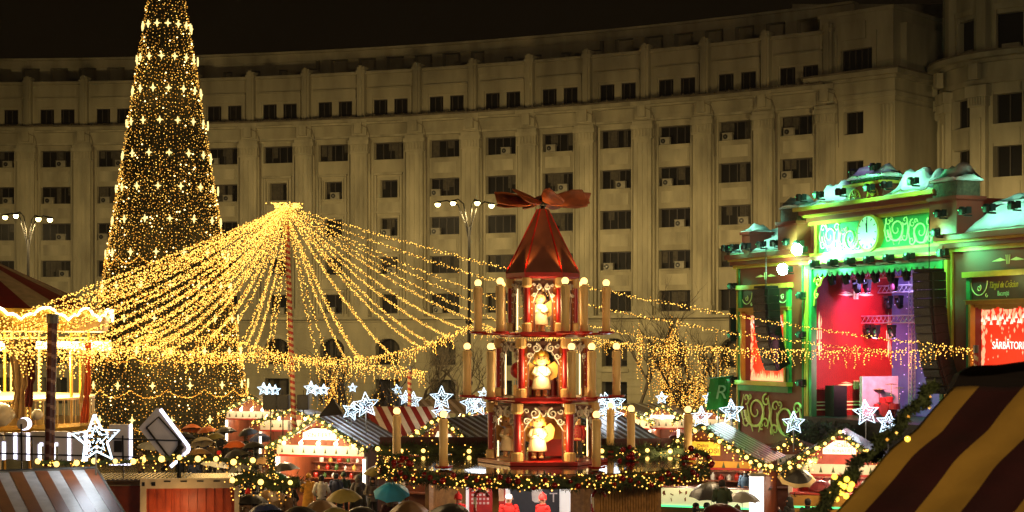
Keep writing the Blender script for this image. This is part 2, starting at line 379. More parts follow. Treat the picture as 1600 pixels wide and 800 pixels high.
# air conditioners
ac = thing('air_conditioner', 'small beige air conditioner', 'air conditioner', (0, 0, -50))
q = MB(); q.box(-.42, .42, -.3, .0, 0, .55); q.box(-.45, .45, -.32, .02, .55, .58); q.build('case', mat('ac_beige', (.29, .27, .2), .5), ac)
q = MB(); q.lathe([(.2, 0), (.2, .02)], 14); q.m = 1; q.lathe([(.07, .021), (.07, .035)], 8)
for a in range(4): q.box(-.2 + .1 * a, -.19 + .1 * a, -.18, .18, .022, .028)
fo = q.build('fan_grille', [M_dark, M_steel], ac); fo.matrix_basis = Matrix.Translation((-.14, -.3, .28)) @ Matrix.Rotation(R(90), 4, 'X')
ORD = ['top', 'second', 'third', 'fourth', 'fifth']
first = True
PL = {0: 'left edge bay', 1: 'second bay from the left edge', 4: 'bay just right of the lit tree', 5: 'bay above the net peak', 6: 'bay right of the net peak', 7: 'second bay right of net peak', 8: 'bay left of the lamp post', 9: 'bay above the left fan blades',
      10: 'bay above the red pointed roof', 11: 'bay right of the fan blades', 12: 'second bay right of the fan', 13: 'third bay right of the fan'}
nac = 0
for (c, hw, z0, z1, row, b) in winlist:
    if row < 0 or row > 4 or b < -1 or b == 2 or random.random() < .3: continue
    x, y, z = Fb(c, 0, z0); px = 800 + F * x / y
    if px < -5 or px > 1275 or (row > 2 and px > 1140): continue
    s = c + random.choice([-.8, -.6, .5, .8]) * (1 if hw > 1 else .4); p = Fb(s, -.12, z0); rzz = -c / BR
    bay = int(b + 1); lab = 'beige air conditioner in the %s row window, %s' % (ORD[row], PL.get(bay, 'bay number %d from left' % (bay + 1)) if bay in PL else 'bay behind the lit tree')
    if first: ac.matrix_basis = Matrix.Translation(Vector(p)) @ Matrix.Rotation(rzz, 4, 'Z'); ac['label'] = lab; ac['group'] = 'air conditioners in the office windows'; first = False
    else: copy_tree(ac, p, rzz, lab)
    nac += 1

# street lamps (lit)
M_lamp = emi('sodium_lamp', (1, .80, .28), 28)
def street_lamp(px, d, heads, label, P):
    base = at(px, 500, d); base.z = 0; t = thing('street_lamp', label, 'street lamp', base, 0, 'tall street lamps before the building')
    top = CH - (min(h[1] for h in heads) - HY) / F * d
    q = MB(); q.tube([(0, 0, 0), (0, 0, 3), (0, 0, top - 1.6)], [.16, .12, .09], 8); q.lathe([(.3, 0), (.3, .4), (.18, .6)], 10)
    for zz in (4, 8): q.lathe([(.2, zz), (.24, zz + .15), (.2, zz + .3)], 8)
    q.build('pole', M_dark, t)
    for hx, hy in heads:
        p = at(hx, hy, d) - base; q = MB(); m = Vector((p.x * .35, 0, p.z - .1)); q.tube([(0, 0, top - 2.6), (p.x * .12, 0, top - 1.4), m, (p.x * .7, 0, p.z + .2), (p.x, p.y, p.z + .1)], .045, 6)
        q.build('arm', M_dark, t)
        q = MB(); q.smooth = True; q.m = 1; q.lathe([(.06, .14), (.2, .1), (.24, .02), (.2, 0)], 10, (p.x, p.y, p.z)); q.m = 0; q.ball((p.x, p.y, p.z - .05), .17, 10, 8); q.build('lantern', [M_lamp, M_dark], t)
        lamp('street_lamp_light', base + p + Vector((0, 0, -.45)), P * 1.65, (1, .71, .30), .2, spot=171, aim=base + p + Vector((0, 7.4, -9.8)))
street_lamp(733, 106, [(684, 318), (708, 316), (746, 316), (768, 320)], 'four headed street lamp left of the red pyramid roof', 2750)
street_lamp(44, 106, [(8, 338), (25, 336), (60, 341), (78, 342)], 'four headed street lamp left of the lit tree', 2750)
street_lamp(1417, 100, [(1400, 272), (1434, 277)], 'two headed street lamp shining above the stage roof', 3000)
# kerb-side lamps further along the boulevard, hidden by stalls and tree at the camera
# ---------------------------------------------------------------- the giant lit Christmas tree
TD = 100.0; tcx = at(260, 0, TD).x; TH = 34.9; TRB = 5.42
xt = thing('christmas_tree', 'giant cone Christmas tree covered in strands of gold lights and bright star ornaments', 'christmas tree', (tcx, TD, 0))
def trad(z): return TRB * (1 - z / TH) + .05
q = MB(); n = 96
def cone(*v): return v
rows = 90; vs = []; fs = []
for i in range(rows + 1):
    z = TH * i / rows
    for k in range(n):
        r = trad(z) - .12 + random.uniform(-.09, .09); th = 2 * PI * k / n; vs.append((r * math.cos(th), r * math.sin(th), z))
for i in range(rows):
    for k in range(n): fs.append((i * n + k, i * n + (k + 1) % n, (i + 1) * n + (k + 1) % n, (i + 1) * n + k))
q.add(vs, fs)
for i in range(15000):        # needle tufts poking out of the cone
    z = TH * (1 - math.sqrt(random.random())); th = random.uniform(0, 2 * PI); r = trad(z) - .1; c, s = math.cos(th), math.sin(th); L = random.uniform(.12, .26)
    a = random.uniform(-.12, .12); q.add([(r * c - s * .05, r * s + c * .05, z), (r * c + s * .05, r * s - c * .05, z), ((r + L) * c - s * a, (r + L) * s + c * a, z - L * random.uniform(-.2, .8))], [(0, 1, 2)])
q.build('foliage', mat('artificial_fir', (.035, .034, .012), .8, vary=.5, scale=3), xt)
q = MB(); q.tube([(0, 0, 0), (0, 0, TH + .4)], .2, 10); q.build('trunk', M_dark, xt)
q = MB(); NS = 150
for k in range(NS):          # vertical strands of small lights
    th = 2 * PI * (k + random.uniform(-.3, .3)) / NS; z = random.uniform(.3, .6); frac = random.random()
    ztop = TH * min(.985, 1 - (0 if k % 4 == 0 else .28 if k % 2 == 0 else .5) + (0 if k % 4 == 0 else random.uniform(-.02, .02)))
    while z < ztop:
        r = trad(z) + random.uniform(-.1, .07); t2 = th + random.uniform(-.07, .07) / max(r, .4)
        q.m = 0 if random.random() < .36 else 1
        if random.random() < .03: q.m = 2
        q.bulbs([(r * math.cos(t2), r * math.sin(t2), z)], random.uniform(.017, .035) if q.m < 2 else .05); z += random.uniform(.11, .34)
rings = [36, 87, 137, 187, 238, 290, 341, 393, 445, 497, 549, 603, 657]
zr = [CH - (y - HY) / F * (TD - trad(CH - (y - HY) / F * TD)) for y in rings]
for z in zr[7:]:         # swags looping between the stars
    for j in range(14):
        for i in range(26):
            u = i / 26; th = 2 * PI * (j + u) / 14; r = trad(z) + .16; zz = z - .25 - .75 * 4 * u * (1 - u) * .6
            q.m = random.choice([1, 1, 1, 0]); q.bulbs([(r * math.cos(th), r * math.sin(th), zz + random.uniform(-.04, .04))], .036)
tag(q.build('string_lights', [M_bulb, M_bulb2, M_bulbw], xt), kind='stuff')
M_starg = emi('gold_star_led', (1, .76, .28), 1.7)
def star4(q, r, R0, th, z, s, star_t=.05):
    M = Matrix.Translation(((r) * math.cos(th), (r) * math.sin(th), z)) @ Matrix.Rotation(th + PI / 2, 4, 'Z')
    old = q.T; q.T = M; P = []
    for i in range(8):
        a = PI / 4 * i; rr = s if i % 2 == 0 else s * .34; P.append((rr * math.cos(a), rr * 1.15 * math.sin(a)))
    q.add([(x, -.02, zz) for x, zz in P] + [(x, .06, zz) for x, zz in P] + [(0, -.045, 0), (0, .07, 0)],
        [(i, i + 8, (i + 1) % 8 + 8, (i + 1) % 8) for i in range(8)] + [(i, (i + 1) % 8, 16) for i in range(8)] + [(i + 8, 17, (i + 1) % 8 + 8) for i in range(8)])
    q.T = old
back = MB()
for i, z in enumerate(zr):
    for j in range(14):
        th = 2 * PI * (j + .5 * (i % 2) + .1) / 14; front = math.sin(th) < .1
        if front:
            q = MB(); star4(q, trad(z) + .08, 0, th, z, .21); q.build('star_ornament', M_starg, xt)
        else: star4(back, trad(z) + .2, 0, th, z, .25)
tag(back.build('star_ornaments', M_starg, xt), 'star ornaments round the back of the tree', kind='stuff')
for th in (-2.4, -1.57, -.7):        # what thousands of small bulbs give off, as lights among them
    for z in (4, 13, 22): lamp('tree_glow', (tcx + (trad(z) + 1.2) * math.cos(th), TD + (trad(z) + 1.2) * math.sin(th), z), 60, (1, .58, .18), .8)

# ---------------------------------------------------------------- net of light strings
def light_line(path, step, r, jit=.05, drops=None, q=None, ic=0, dm=None):
    q = q or MB(); q.m = 3; q.tube(path, .012, 4, cap=False)
    for p in along(path, step):
        q.m = 0 if random.random() < .7 else 1
        q.bulbs([(p.x + random.gauss(0, jit), p.y + random.gauss(0, jit), p.z + random.gauss(0, jit))], r * random.uniform(.75, 1.15))
    if ic:
        for p in along(path, ic):
            L = random.choice([.15, .3, .3, .5, .7]) * (dm or 1); z = 0
            while z < L:
                q.m = random.choice([0, 0, 1]); z += random.uniform(.05, .11)
                q.bulbs([(p.x + random.gauss(0, .03), p.y + random.gauss(0, .03), p.z - z)], r * random.uniform(.7, 1.2))
    return q
LM = [M_bulb, M_bulb2, M_bulbw, M_cable]
AP = at(447, 322, 75)
net = thing('light_net', 'tent shaped net of gold light strings fanning out from one pole top', 'light net', (AP.x, AP.y, 0))
TOPB = at(82, 548, 49); CC = at(640, 578, 79); LP = at(733, 510, 104); EE = at(1525, 547, 59)
front = sag(at(-160, 542, 43), at(-20, 538, 45), .1, 6) + sag(at(-20, 538, 45), at(215, 541, 57), .3, 14) + sag(at(215, 541, 57), at(400, 553, 70), .15, 10)[1:] + sag(at(400, 553, 70), CC, .05, 10)[1:] + sag(CC, at(664, 583, 81), 0, 3)[1:]
backg = sag(at(215, 528, 95), at(340, 522, 94), .2, 8) + sag(at(340, 522, 94), LP, 1.75, 24)[1:]
rightg = sag(LP, EE, .55, 40)
q = light_line(front, .042, .026, .06, ic=.19); q.build('garland', LM, net, True)
q = light_line(backg, .04, .032, .07, ic=.2, dm=1.2); q.build('garland', LM, net, True)
q = light_line(rightg, .075, .026, .05, ic=.3, dm=.9); q.build('garland', LM, net, True)
def pt(path, f):
    i = f * (len(path) - 1); a = int(i); return path[a].lerp(path[min(a + 1, len(path) - 1)], i - a)
def ppt(path, px):
    for a, b in zip(path, path[1:]):
        xa = 800 + F * a.x / a.y; xb = 800 + F * b.x / b.y
        if xa <= px <= xb: return a.lerp(b, (px - xa) / max(1e-6, xb - xa))
    return path[-1]
ends = [(ppt(front, x), s) for x, s in ((-120, .15), (-105, .3), (-80, .4), (-60, .5), (-35, .6), (-12, .8), (8, .8), (30, 1.0), (62, 1.1), (85, .9), (110, 1.1), (135, 1), (160, 1.1), (200, 1), (235, 1.1), (262, 1), (303, .9), (330, .9), (366, .8), (415, .45), (424, .4), (497, .35), (515, .4), (572, .6), (632, .6))]
ends += [(ppt(backg, x), s) for x, s in ((222, 1.3), (250, 1.2), (290, 1.1), (330, 1.0), (385, .9), (398, .8), (452, .3), (540, .6), (560, .6), (610, .6), (655, .7), (672, .7), (700, .7), (724, .7))]
ends += [(ppt(rightg, x), s) for x, s in ((790, .7), (880, .9), (985, 1.0), (1140, 1.1), (1390, 1.1), (1524, .75))]
for i, (e, s) in enumerate(ends):
    a = AP + Vector((random.uniform(-.12, .12), random.uniform(-.12, .12), random.uniform(-.05, .05)))
    q = light_line(sag(a, e, s, 22), .045 if i < 24 else .052, .0235, .038); q.build('light_string', LM, net, True)
q = MB(); q.m = 0; q.lathe([(.1, -.1), (.34, -.02), (.34, .08), (.1, .16)], 12, (0, 0, AP.z)); q.m = 1; q.bulbs([(random.gauss(0, .3), random.gauss(0, .3), AP.z + .05 + random.uniform(-.12, .08)) for _ in range(240)], .035); q.build('crown_ring', [M_steel, M_bulb], net)
for f in (.3, .45, .6, .75, .9): p = pt(front, f); lamp('net_glow', p - Vector((0, 0, .9)), 100, (1, .6, .2), .8)
for x in (240, 340, 450, 560, 680): lamp('net_glow', ppt(backg, x) - Vector((0, 0, .8)), 220, (1, .6, .2), .8)
for x in (900, 1080, 1300): lamp('net_glow', ppt(rightg, x) - Vector((0, 0, .8)), 70, (1, .6, .2), .8)
M_red = mat('red_paint', '#a3160c', .45, vary=.15); M_cream = mat('cream_paint', '#e6dcc0', .5, vary=.12)
def candy_pole(name, label, base, top, r, turns, cols, w=.5):
    t = thing(name, label, 'pole', base, 0, 'striped mast poles'); b = Vector(base); d = Vector(top) - b; N = 14; M = int(turns * 8); q = MB()
    vs = []; fs = []
    for i in range(M + 1):
        for k in range(N): th = 2 * PI * k / N; vs.append((r * math.cos(th) + d.x * i / M, r * math.sin(th) + d.y * i / M, d.z * i / M))
    q.add(vs, []);
    for i in range(M):
        for k in range(N):
            q.f.append((i * N + k, i * N + (k + 1) % N, (i + 1) * N + (k + 1) % N, (i + 1) * N + k)); q.mi.append(0 if ((i / 8 + k / N) % 1) < w else 1); q.sm.append(False)
    q.build('pole', cols, t)
    q = MB(); q.lathe([(r * 2.2, 0), (r * 2.2, .3), (r * 1.1, .4)], 12); q.build('foot', M_dark, t)
    q = MB(); q.tube([(d.x, d.y, d.z - .1), (d.x, d.y, d.z + .18)], r * 1.25, 10); q.build('cap', M_steel, t)
    return t
M_red2 = mat('mast_red', '#b03018', .5, vary=.2); M_stripe = mat('mast_cream', '#d8c08a', .5)
candy_pole('mast_pole', 'tall slim red and cream spiral striped mast holding up the light net', (at(463, 600, 75).x, 75, 0), AP, .12, 46, [M_red2, M_stripe])
candy_pole('mast_pole', 'short striped pole under the right corner of the light net', (CC.x, CC.y, 0), CC, .1, 20, [M_red2, M_stripe])
candy_pole('mast_pole', 'dark maroon pole with thin pale spirals beside the carousel', (TOPB.x - .17, 49, 0), at(82, 500, 49), .15, 20, [mat('maroon', '#4d140d', .5), mat('pale_spiral', '#8f6a58', .5)], .72)
candy_pole('mast_pole', 'pole holding the right end of the light net before the stage', (EE.x, EE.y, 0), EE, .08, 20, [M_red2, M_stripe])

# ---------------------------------------------------------------- bare trees, some hung with lights
M_bark = mat('dark_bark', (.06, .045, .028), .9, vary=.4, scale=8, bump=.4)
def bare_tree(px, d, h, seed, label, lights=None, spread=1):
    rnd = random.Random(seed); base = at(px, 600, d); base.z = 0
    t = thing('bare_tree', label, 'tree', base, 0, 'leafless trees on the boulevard')
    tips = []
    tq = MB(); cq = MB()
    def grow(q, p, dr, L, r, lev):
        pts = [p]; n = 5
        for i in range(n):
            dr = (dr + Vector((rnd.gauss(0, .13), rnd.gauss(0, .13), .03 if lev else 0))).normalized(); pts.append(pts[-1] + dr * L / n)
        q.tube(pts, [r * (1 - .45 * i / n) for i in range(n + 1)], 6 if lev < 2 else 4, cap=False)
        if lev >= 2: tips.extend(pts[2:])
        if lev < 4:
            for i in range([4, 4, 4, 3][lev]):
                k = rnd.randint(2, n); a = rnd.uniform(0, 2 * PI); out = Vector((math.cos(a), math.sin(a), rnd.uniform(.25, .9))) * spread
                grow(cq, pts[k], (dr * .7 + out.normalized() * .9).normalized(), L * rnd.uniform(.5, .78), r * .5, lev + 1)
    grow(tq, Vector((0, 0, 0)), Vector((0, 0, 1)), h * .42, .17, 0)
    tq.build('trunk', M_bark, t); cq.build('crown', M_bark, t)
    if lights:
        q = MB(); n, droop, zmax = lights
        rnd.shuffle(tips)
        for p in [p for p in tips if p.z < zmax][:n]:
            z = 0; L = rnd.uniform(.3, droop); x, y = p.x, p.y
            while z < L: z += rnd.uniform(.1, .24); q.m = rnd.choice([0, 1, 1]); q.bulbs([(x + rnd.gauss(0, .04), y + rnd.gauss(0, .04), p.z - z)], rnd.uniform(.02, .036))
        o = q.build('icicle_lights', [M_bulb, M_bulb2]); o.location = base
        tag(o, 'gold icicle lights dripping from ' + lights_name[px], 'icicle lights', 'icicle lights hung in bare trees', 'stuff')
lights_name = {540: 'the bare tree behind the net, left of centre', 1062: 'the wide bare tree between pyramid and stage', 1136: 'the bare tree beside the left stage tower', 612: 'the low bare tree by the short striped pole'}
bare_tree(540, 92, 7.0, 3, 'bare tree wrapped in lights behind the light net', (70, 2.2, 7.3))
bare_tree(612, 86, 5.6, 21, 'small bare tree by the short striped pole', (30, 1.6, 5.2))
bare_tree(668, 118, 9.5, 5, 'unlit bare tree by the arched window left of the pyramid')
bare_tree(993, 112, 11, 8, 'unlit leaning bare tree behind the rightmost candles')
bare_tree(1062, 90, 9.3, 13, 'wide bare tree hung with lights between pyramid and stage', (160, 3.2, 9.2), 1.3)
bare_tree(1136, 92, 8.6, 17, 'bare tree hung with lights beside the left stage tower', (80, 3.2, 8.2))
bare_tree(1095, 116, 12, 29, 'tall unlit bare tree behind the lit one near the stage')
bare_tree(715, 116, 9, 31, 'unlit bare tree just behind the four headed lamp post')
# ---------------------------------------------------------------- concert stage built as a toy theatre house
SA = math.atan2(-.923, .385); SL = Vector((11.1, 80, 0))
st = thing('concert_stage', 'large red and gold theatre house stage with snowy roof, lit green from its cornices', 'stage', SL, SA)
def SW(u, y, z): return st.matrix_basis @ Vector((u, y, z))
M_sred = mat('stage_red', '#6e1d0d', .55, vary=.2, scale=1); M_gold = mat('gold_trim', '#b0862e', .4, .2, vary=.2); M_snow = mat('fake_snow', (.62, .66, .68), .7, vary=.12, scale=1.5, bump=.5, bscale=2)
M_sgreen = mat('stage_green', '#1d6b38', .5); M_sdk = mat('stage_dark_red', '#3a0f08', .6); M_cob = mat('cobble', '#4a3a2a', .8, vary=.6, scale=9, bump=.8, bscale=14)  # M_sdk: darker red for the stage roof
def mould(q, u0, u1, prof, y=0):        # horizontal mouldings: list of (z0,z1,proj,material)
    for z0, z1, pr, m in prof: q.m = m; q.box(u0, u1, y - pr, y + .3, z0, z1)
wl = MB()
wl.m = 0
# left tower, pieces round its screen opening; right tower likewise
for u0, a, b, u1 in ((0, .75, 4.55, 6.4), (16.4, 18.05, 22.0, 25)):
    wl.box(u0, a, 0, 6, 0, 10.5); wl.box(b, u1, 0, 6, 0, 10.5); wl.box(a, b, 0, 6, 8.3, 10.5); wl.box(a, b, 0, 6, 0, 5.0); wl.box(a, b, .5, 6, 5.0, 8.3)
wl.box(6.4, 16.4, 0, .5, 10.7, 12.9); wl.box(6.4, 16.4, .5, 6, 10.7, 12.7)
wl.box(6.4, 16.4, 4.95, 6, 0, 10.7); wl.box(6.4, 16.4, .3, 4.9, 0, 3.45)
wl.build('wall', [M_sred], st)
tq = MB()
mould(tq, -.25, 6.7, [(10.45, 10.62, .12, 1), (10.62, 10.8, .3, 0), (10.8, 10.9, .42, 1), (10.9, 11.12, .6, 0)])
mould(tq, 16.2, 25.3, [(10.45, 10.62, .12, 1), (10.62, 10.8, .3, 0), (10.8, 10.9, .42, 1), (10.9, 11.12, .6, 0)])
mould(tq, 6.3, 16.5, [(12.15, 12.3, .15, 1), (12.3, 12.5, .3, 0), (12.5, 12.6, .45, 1), (12.6, 12.78, .6, 0), (12.78, 12.95, .85, 1), (10.72, 10.86, .2, 1), (10.5, 10.72, .38, 0), (10.36, 10.5, .5, 1), (10.16, 10.36, .2, 0)])
for u in (6.35, 6.62, 16.05, 16.35): tq.m = 2 if u in (6.62, 16.05) else 1; tq.box(u, u + .2, -.18, .1, 0, 10.16)
for u in (.02, 6.05, 16.62): tq.m = 1; tq.box(u, u + .12, -.08, .1, 0, 10.45)
for u in (.16, 5.85): tq.m = 2; tq.box(u, u + .1, -.06, .1, 0, 10.45)
tq.m = 1; tq.box(7.0, 7.2, -.14, .0, 10.86, 12.15); tq.box(15.6, 15.8, -.14, .0, 10.86, 12.15)
for i in range(24):         # scalloped pelmet over the opening
    u = 6.85 + i * .385; tq.m = 2; tq.prism([(u, 10.16), (u, 9.98), (u + .1, 9.84), (u + .19, 9.8), (u + .28, 9.84), (u + .385, 9.98), (u + .385, 10.16)], -.12, -.06)
tq.build('cornice', [M_sred, M_gold, M_sgreen], st)
def spiral(q, cx, cz, r, turns, a0, d=1, y=-.05, rr=.035, n=26, ex=1):
    P = []
    for i in range(n + 1):
        f = i / n; a = a0 + d * turns * 2 * PI * f; R_ = r * (1 - f * .88); P.append((cx + ex * R_ * math.cos(a), y, cz + R_ * math.sin(a)))
    q.tube(P, [rr * (1.25 - .8 * i / n) for i in range(n + 1)], 5)
def scroll_panel(q, u0, u1, z0, z1, seed, rr=.035, y=-.05):
    rnd = random.Random(seed); w = u1 - u0; h = z1 - z0; n = 2; ex = w / n / h * .82
    for i in range(n):
        cx = u0 + (i + .5) * w / n; cz = z0 + h * (.5 + .08 * (-1) ** i); r = h * .45
        spiral(q, cx, cz, r, 1.6, PI / 2 * (1 + (-1) ** i), (-1) ** i, y, rr, 30, ex)
        for s in (-1, 1):
            spiral(q, cx + s * w / n * .36, cz + s * h * .28, h * .17, 1.2, rnd.uniform(0, 6), s, y, rr * .75, 14, ex)
            spiral(q, cx - s * w / n * .2, cz + s * h * .36, h * .1, 1.2, rnd.uniform(0, 6), s, y - .01, rr * .6, 12, ex); q.tube([(cx + s * w / n * .42, y, cz + h * .4), (cx + s * w / n * .5, y, cz), (cx + s * w / n * .4, y, cz - h * .42)], [rr * .2, rr * 1.1, rr * .2], 5)
            spiral(q, cx + s * w / n * .33, cz - s * h * .3, h * .15, 1.1, rnd.uniform(0, 6), -s, y, rr * .65, 12, ex)
            q.tube([(cx + s * w / n * .1, y, z0 + h * .05), (cx + s * w / n * .24, y, cz - h * .1), (cx + s * w / n * .3, y, cz + h * .15)], [rr * .4, rr, rr * .3], 5)
M_scroll = mat('painted_scroll', '#e0dc98', .45, vary=.1)
q = MB(); scroll_panel(q, .45, 5.8, 2.45, 4.35, 1, .06); q.build('scrollwork', M_scroll, st)
q = MB(); scroll_panel(q, 7.3, 10.5, 10.9, 12.12, 2, .04); q.build('scrollwork', M_scroll, st)
q = MB(); scroll_panel(q, 12.2, 15.5, 10.9, 12.12, 3, .04); q.build('scrollwork', M_scroll, st)
q = MB(); q.box(7.2, 15.6, -.03, .02, 10.88, 12.13); q.build('frieze_panel', M_sgreen, st)
for s, u in ((1, 6.85), (-1, 16.0)):      # scroll brackets in the opening corners
    q = MB(); spiral(q, u + s * .35, 9.6, .32, 1.6, PI if s > 0 else 0, -s, -.05, .05); spiral(q, u + s * .2, 9.0, .2, 1.3, PI / 2, s, -.05, .04); q.tube([(u, -.05, 8.5), (u + s * .1, -.05, 9.2), (u + s * .9, -.05, 9.9)], .045, 5); q.build('bracket', M_gold, st)
# clock
ck = MB(); ck.m = 0; nn = 32
def disc(q, cu, cz, r, y0, y1, n=32): q.prism([(cu + r * math.cos(2 * PI * i / n), cz + r * math.sin(2 * PI * i / n)) for i in range(n)], y0, y1)
disc(ck, 11.35, 11.55, .82, -.3, 0); ck.m = 1; disc(ck, 11.35, 11.55, .7, -.33, -.3)
cko = ck.build('clock_face', [M_gold, mat('clock_white', (.8, .82, .78), .4, vary=.03)], st)
q = MB()
q.tube([(11.35, -.36, 11.55), (11.35, -.36, 12.1)], .022, 5); q.tube([(11.35, -.36, 11.55), (11.3, -.36, 11.95)], .03, 5)
for i in range(12): a = PI / 6 * i; q.tube([(11.35 + .56 * math.cos(a), -.35, 11.55 + .56 * math.sin(a)), (11.35 + .66 * math.cos(a), -.35, 11.55 + .66 * math.sin(a))], .02, 4)
q.build('clock_hands', M_dark, cko)
# snow, roofs, chimneys
def snow(q, u0, u1, y0, y1, z0, h, seed, nu=16, ny=6, slope=0):
    rnd = random.Random(seed); vs = []; top = []
    ph = [rnd.uniform(0, 6) for _ in range(4)]
    for i in range(nu + 1):
        for j in range(ny + 1):
            u = u0 + (u1 - u0) * i / nu; y = y0 + (y1 - y0) * j / ny; e = min(1, 3.2 * min(i / nu, 1 - i / nu) + .25) * min(1, 2.4 * min(j / ny, 1 - j / ny) + .2)
            z = z0 + slope * j / ny + 1.7 * h * e * (.72 + .2 * math.sin(u * 2.7 + ph[0]) + .14 * math.sin(u * 6.1 + y * 3 + ph[1]) + .08 * math.sin(u * 13 + y * 7 + ph[3])) + rnd.uniform(-.02, .02)
            vs.append((u, y + .06 * math.sin(u * 4 + ph[2]) * (j == 0), z))
    N = len(vs); vs += [(a, b, z0 - .04 + slope * ((b - y0) / (y1 - y0))) for a, b, c in vs]; W_ = ny + 1; fs = []
    for i in range(nu):
        for j in range(ny): a = i * W_ + j; fs.append((a, a + W_, a + W_ + 1, a + 1)); fs.append((a + N, a + 1 + N, a + W_ + 1 + N, a + W_ + N))
    for i in range(nu):
        for j in (0, ny): a = i * W_ + j; fs.append((a, a + W_, a + W_ + N, a + N))
    for j in range(ny):
        for i in (0, nu): a = i * W_ + j; fs.append((a, a + 1, a + 1 + N, a + N))
    q.smooth = True; q.add(vs, fs); q.smooth = False
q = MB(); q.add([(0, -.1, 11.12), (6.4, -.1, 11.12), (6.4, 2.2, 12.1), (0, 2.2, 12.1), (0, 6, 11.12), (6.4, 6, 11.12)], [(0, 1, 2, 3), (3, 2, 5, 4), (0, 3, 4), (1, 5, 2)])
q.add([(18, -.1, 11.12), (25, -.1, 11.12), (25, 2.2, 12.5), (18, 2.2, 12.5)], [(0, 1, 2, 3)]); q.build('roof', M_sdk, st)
for k, (u0, u1, z0, sl, h) in enumerate(((-.1, 1.2, 11.14, .75, .28), (1.9, 4.9, 11.14, .75, .3), (-.1, 4.9, 11.95, .1, .35), (6.7, 10.0, 12.97, .3, .55), (12.7, 16.3, 12.97, .3, .6), (17.9, 25, 11.14, 1.1, .35), (17.9, 25, 12.3, .1, .4))):
    q = MB(); snow(q, u0, u1, -.45 if sl > .2 else .9, 1.3 if sl > .2 else 2.6, z0, h, k + 3, 22, 7, sl); q.build('roof_snow', M_snow, st)
for k, (u0, u1, z1, y0) in enumerate(((1.0, 1.75, 12.05, -.35), (4.9, 6.5, 12.25, -.75), (16.3, 18.0, 12.45, -.85))):
    q = MB(); q.m = 0; q.box(u0, u1, y0, y0 + 1.3, 10.9 + .22, z1); q.box(u0 - .08, u1 + .08, y0 - .08, y0 + 1.38, z1, z1 + .14)
    if k: q.m = 1; q.box(u0 + .1, u1 - .1, y0 + .1, y0 + 1.2, z1 + .14, z1 + .8)
    c = q.build('chimney', [M_sred, M_cob], st)
    q = MB(); snow(q, u0, u1, y0, y0 + 1.3, z1 + (.78 if k else .14), .45 if k else .25, 40 + k, 8, 6); q.build('snow_cap', M_snow, c)
q = MB(); q.m = 0; q.box(10.0, 12.7, -.5, .8, 12.95, 13.55); q.m = 1; q.box(9.9, 12.8, -.6, .9, 13.55, 13.68)
for c in (10.7, 12.0):
    q.m = 1
    for i in range(12): a = PI * i / 12; a2 = PI * (i + 1) / 12; q.tube([(c + .38 * math.cos(a), -.52, 13.05 + .38 * math.sin(a)), (c + .38 * math.cos(a2), -.52, 13.05 + .38 * math.sin(a2))], .04, 4)
    for a in (.5, 1.1, 1.57, 2.1, 2.6): q.tube([(c, -.52, 13.05), (c + .34 * math.cos(a), -.52, 13.05 + .34 * math.sin(a))], .02, 4)
crest = q.build('crest', [M_sred, M_gold], st)
q = MB()
for i in range(420):
    u = random.uniform(10.15, 12.55); y = random.uniform(-.5, .6); z = 13.7 + random.uniform(0, .32); a = Vector((random.gauss(0, 1), random.gauss(0, 1), random.gauss(0, .7))).normalized() * .17; b = a.orthogonal().normalized() * .04
    p = Vector((u, y, z)); q.add([p - b, p + b, p + a], [(0, 1, 2)])
q.box(10.2, 12.5, -.35, .5, 13.68, 13.85); q.build('greenery', mat('fir_green', (.02, .05, .02), .8), crest)
q = MB(); snow(q, 10.1, 12.6, -.5, .7, 13.9, .45, 77, 12, 5); q.build('crest_snow', M_snow, crest)
# interior: side wall, led back wall, floor, lighting trusses
M_int = mat('backdrop_red', '#b81c14', .55, vary=.12)
q = MB(); q.box(6.1, 6.4, .05, 4.95, 3.45, 10.3); q.build('side_wall', M_int, st)
q = MB(); q.box(6.4, 16.3, 4.5, 4.9, 3.45, 10.3); q.build('rear_screen', [emi('led_screen_night', (.05, .032, .11), 1.0)], st)
q = MB()
rnd = random.Random(5)
for i in range(160): u = rnd.uniform(6.5, 16); z = rnd.uniform(3.6, 10); q.box(u, u + .04, 4.47, 4.5, z, z + .04)
q.build('screen_specks', emi('speck', (.6, .4, .8), 1.2), st)
q = MB(); q.box(6.4, 16.3, -.3, 4.5, 3.3, 3.5); q.box(6.4, 16.3, -.32, -.28, 2.2, 3.3); q.build('stage_floor', M_dark, st)
q = MB()          # pin-striping on the side wall, flat against it
def pin(y0, z0, dy, dz):
    for s in (-1, 1):
        q.add([(6.42, y0 + s * .1 * dy, z0 + s * .1 * dz), (6.42, y0 + s * .5 * dy + .06 * dz, z0 + s * .5 * dz + .06 * dy), (6.42, y0 + s * dy, z0 + s * dz), (6.42, y0 + s * .5 * dy - .06 * dz, z0 + s * .5 * dz - .06 * dy)], [(0, 1, 2, 3)])
        q.add([(6.42, y0 + s * .1 * dy + .04 * dz, z0 + s * .1 * dz + .04 * dy), (6.42, y0 + s * .55 * dy + .14 * dz, z0 + s * .55 * dz + .14 * dy), (6.42, y0 + s * .85 * dy + .08 * dz, z0 + s * .85 * dz + .08 * dy), (6.42, y0 + s * .55 * dy + .1 * dz, z0 + s * .55 * dz + .1 * dy)], [(0, 1, 2, 3)])
    for a in (-.1, 0, .1): q.box(6.41, 6.43, y0 + a - .025, y0 + a + .025, z0 - .2, z0 + .2)
pin(2.5, 9.05, 1.0, 0); pin(2.5, 4.9, 1.0, 0); pin(.5, 7.2, 0, 1.1); pin(4.3, 7.2, 0, 1.1)
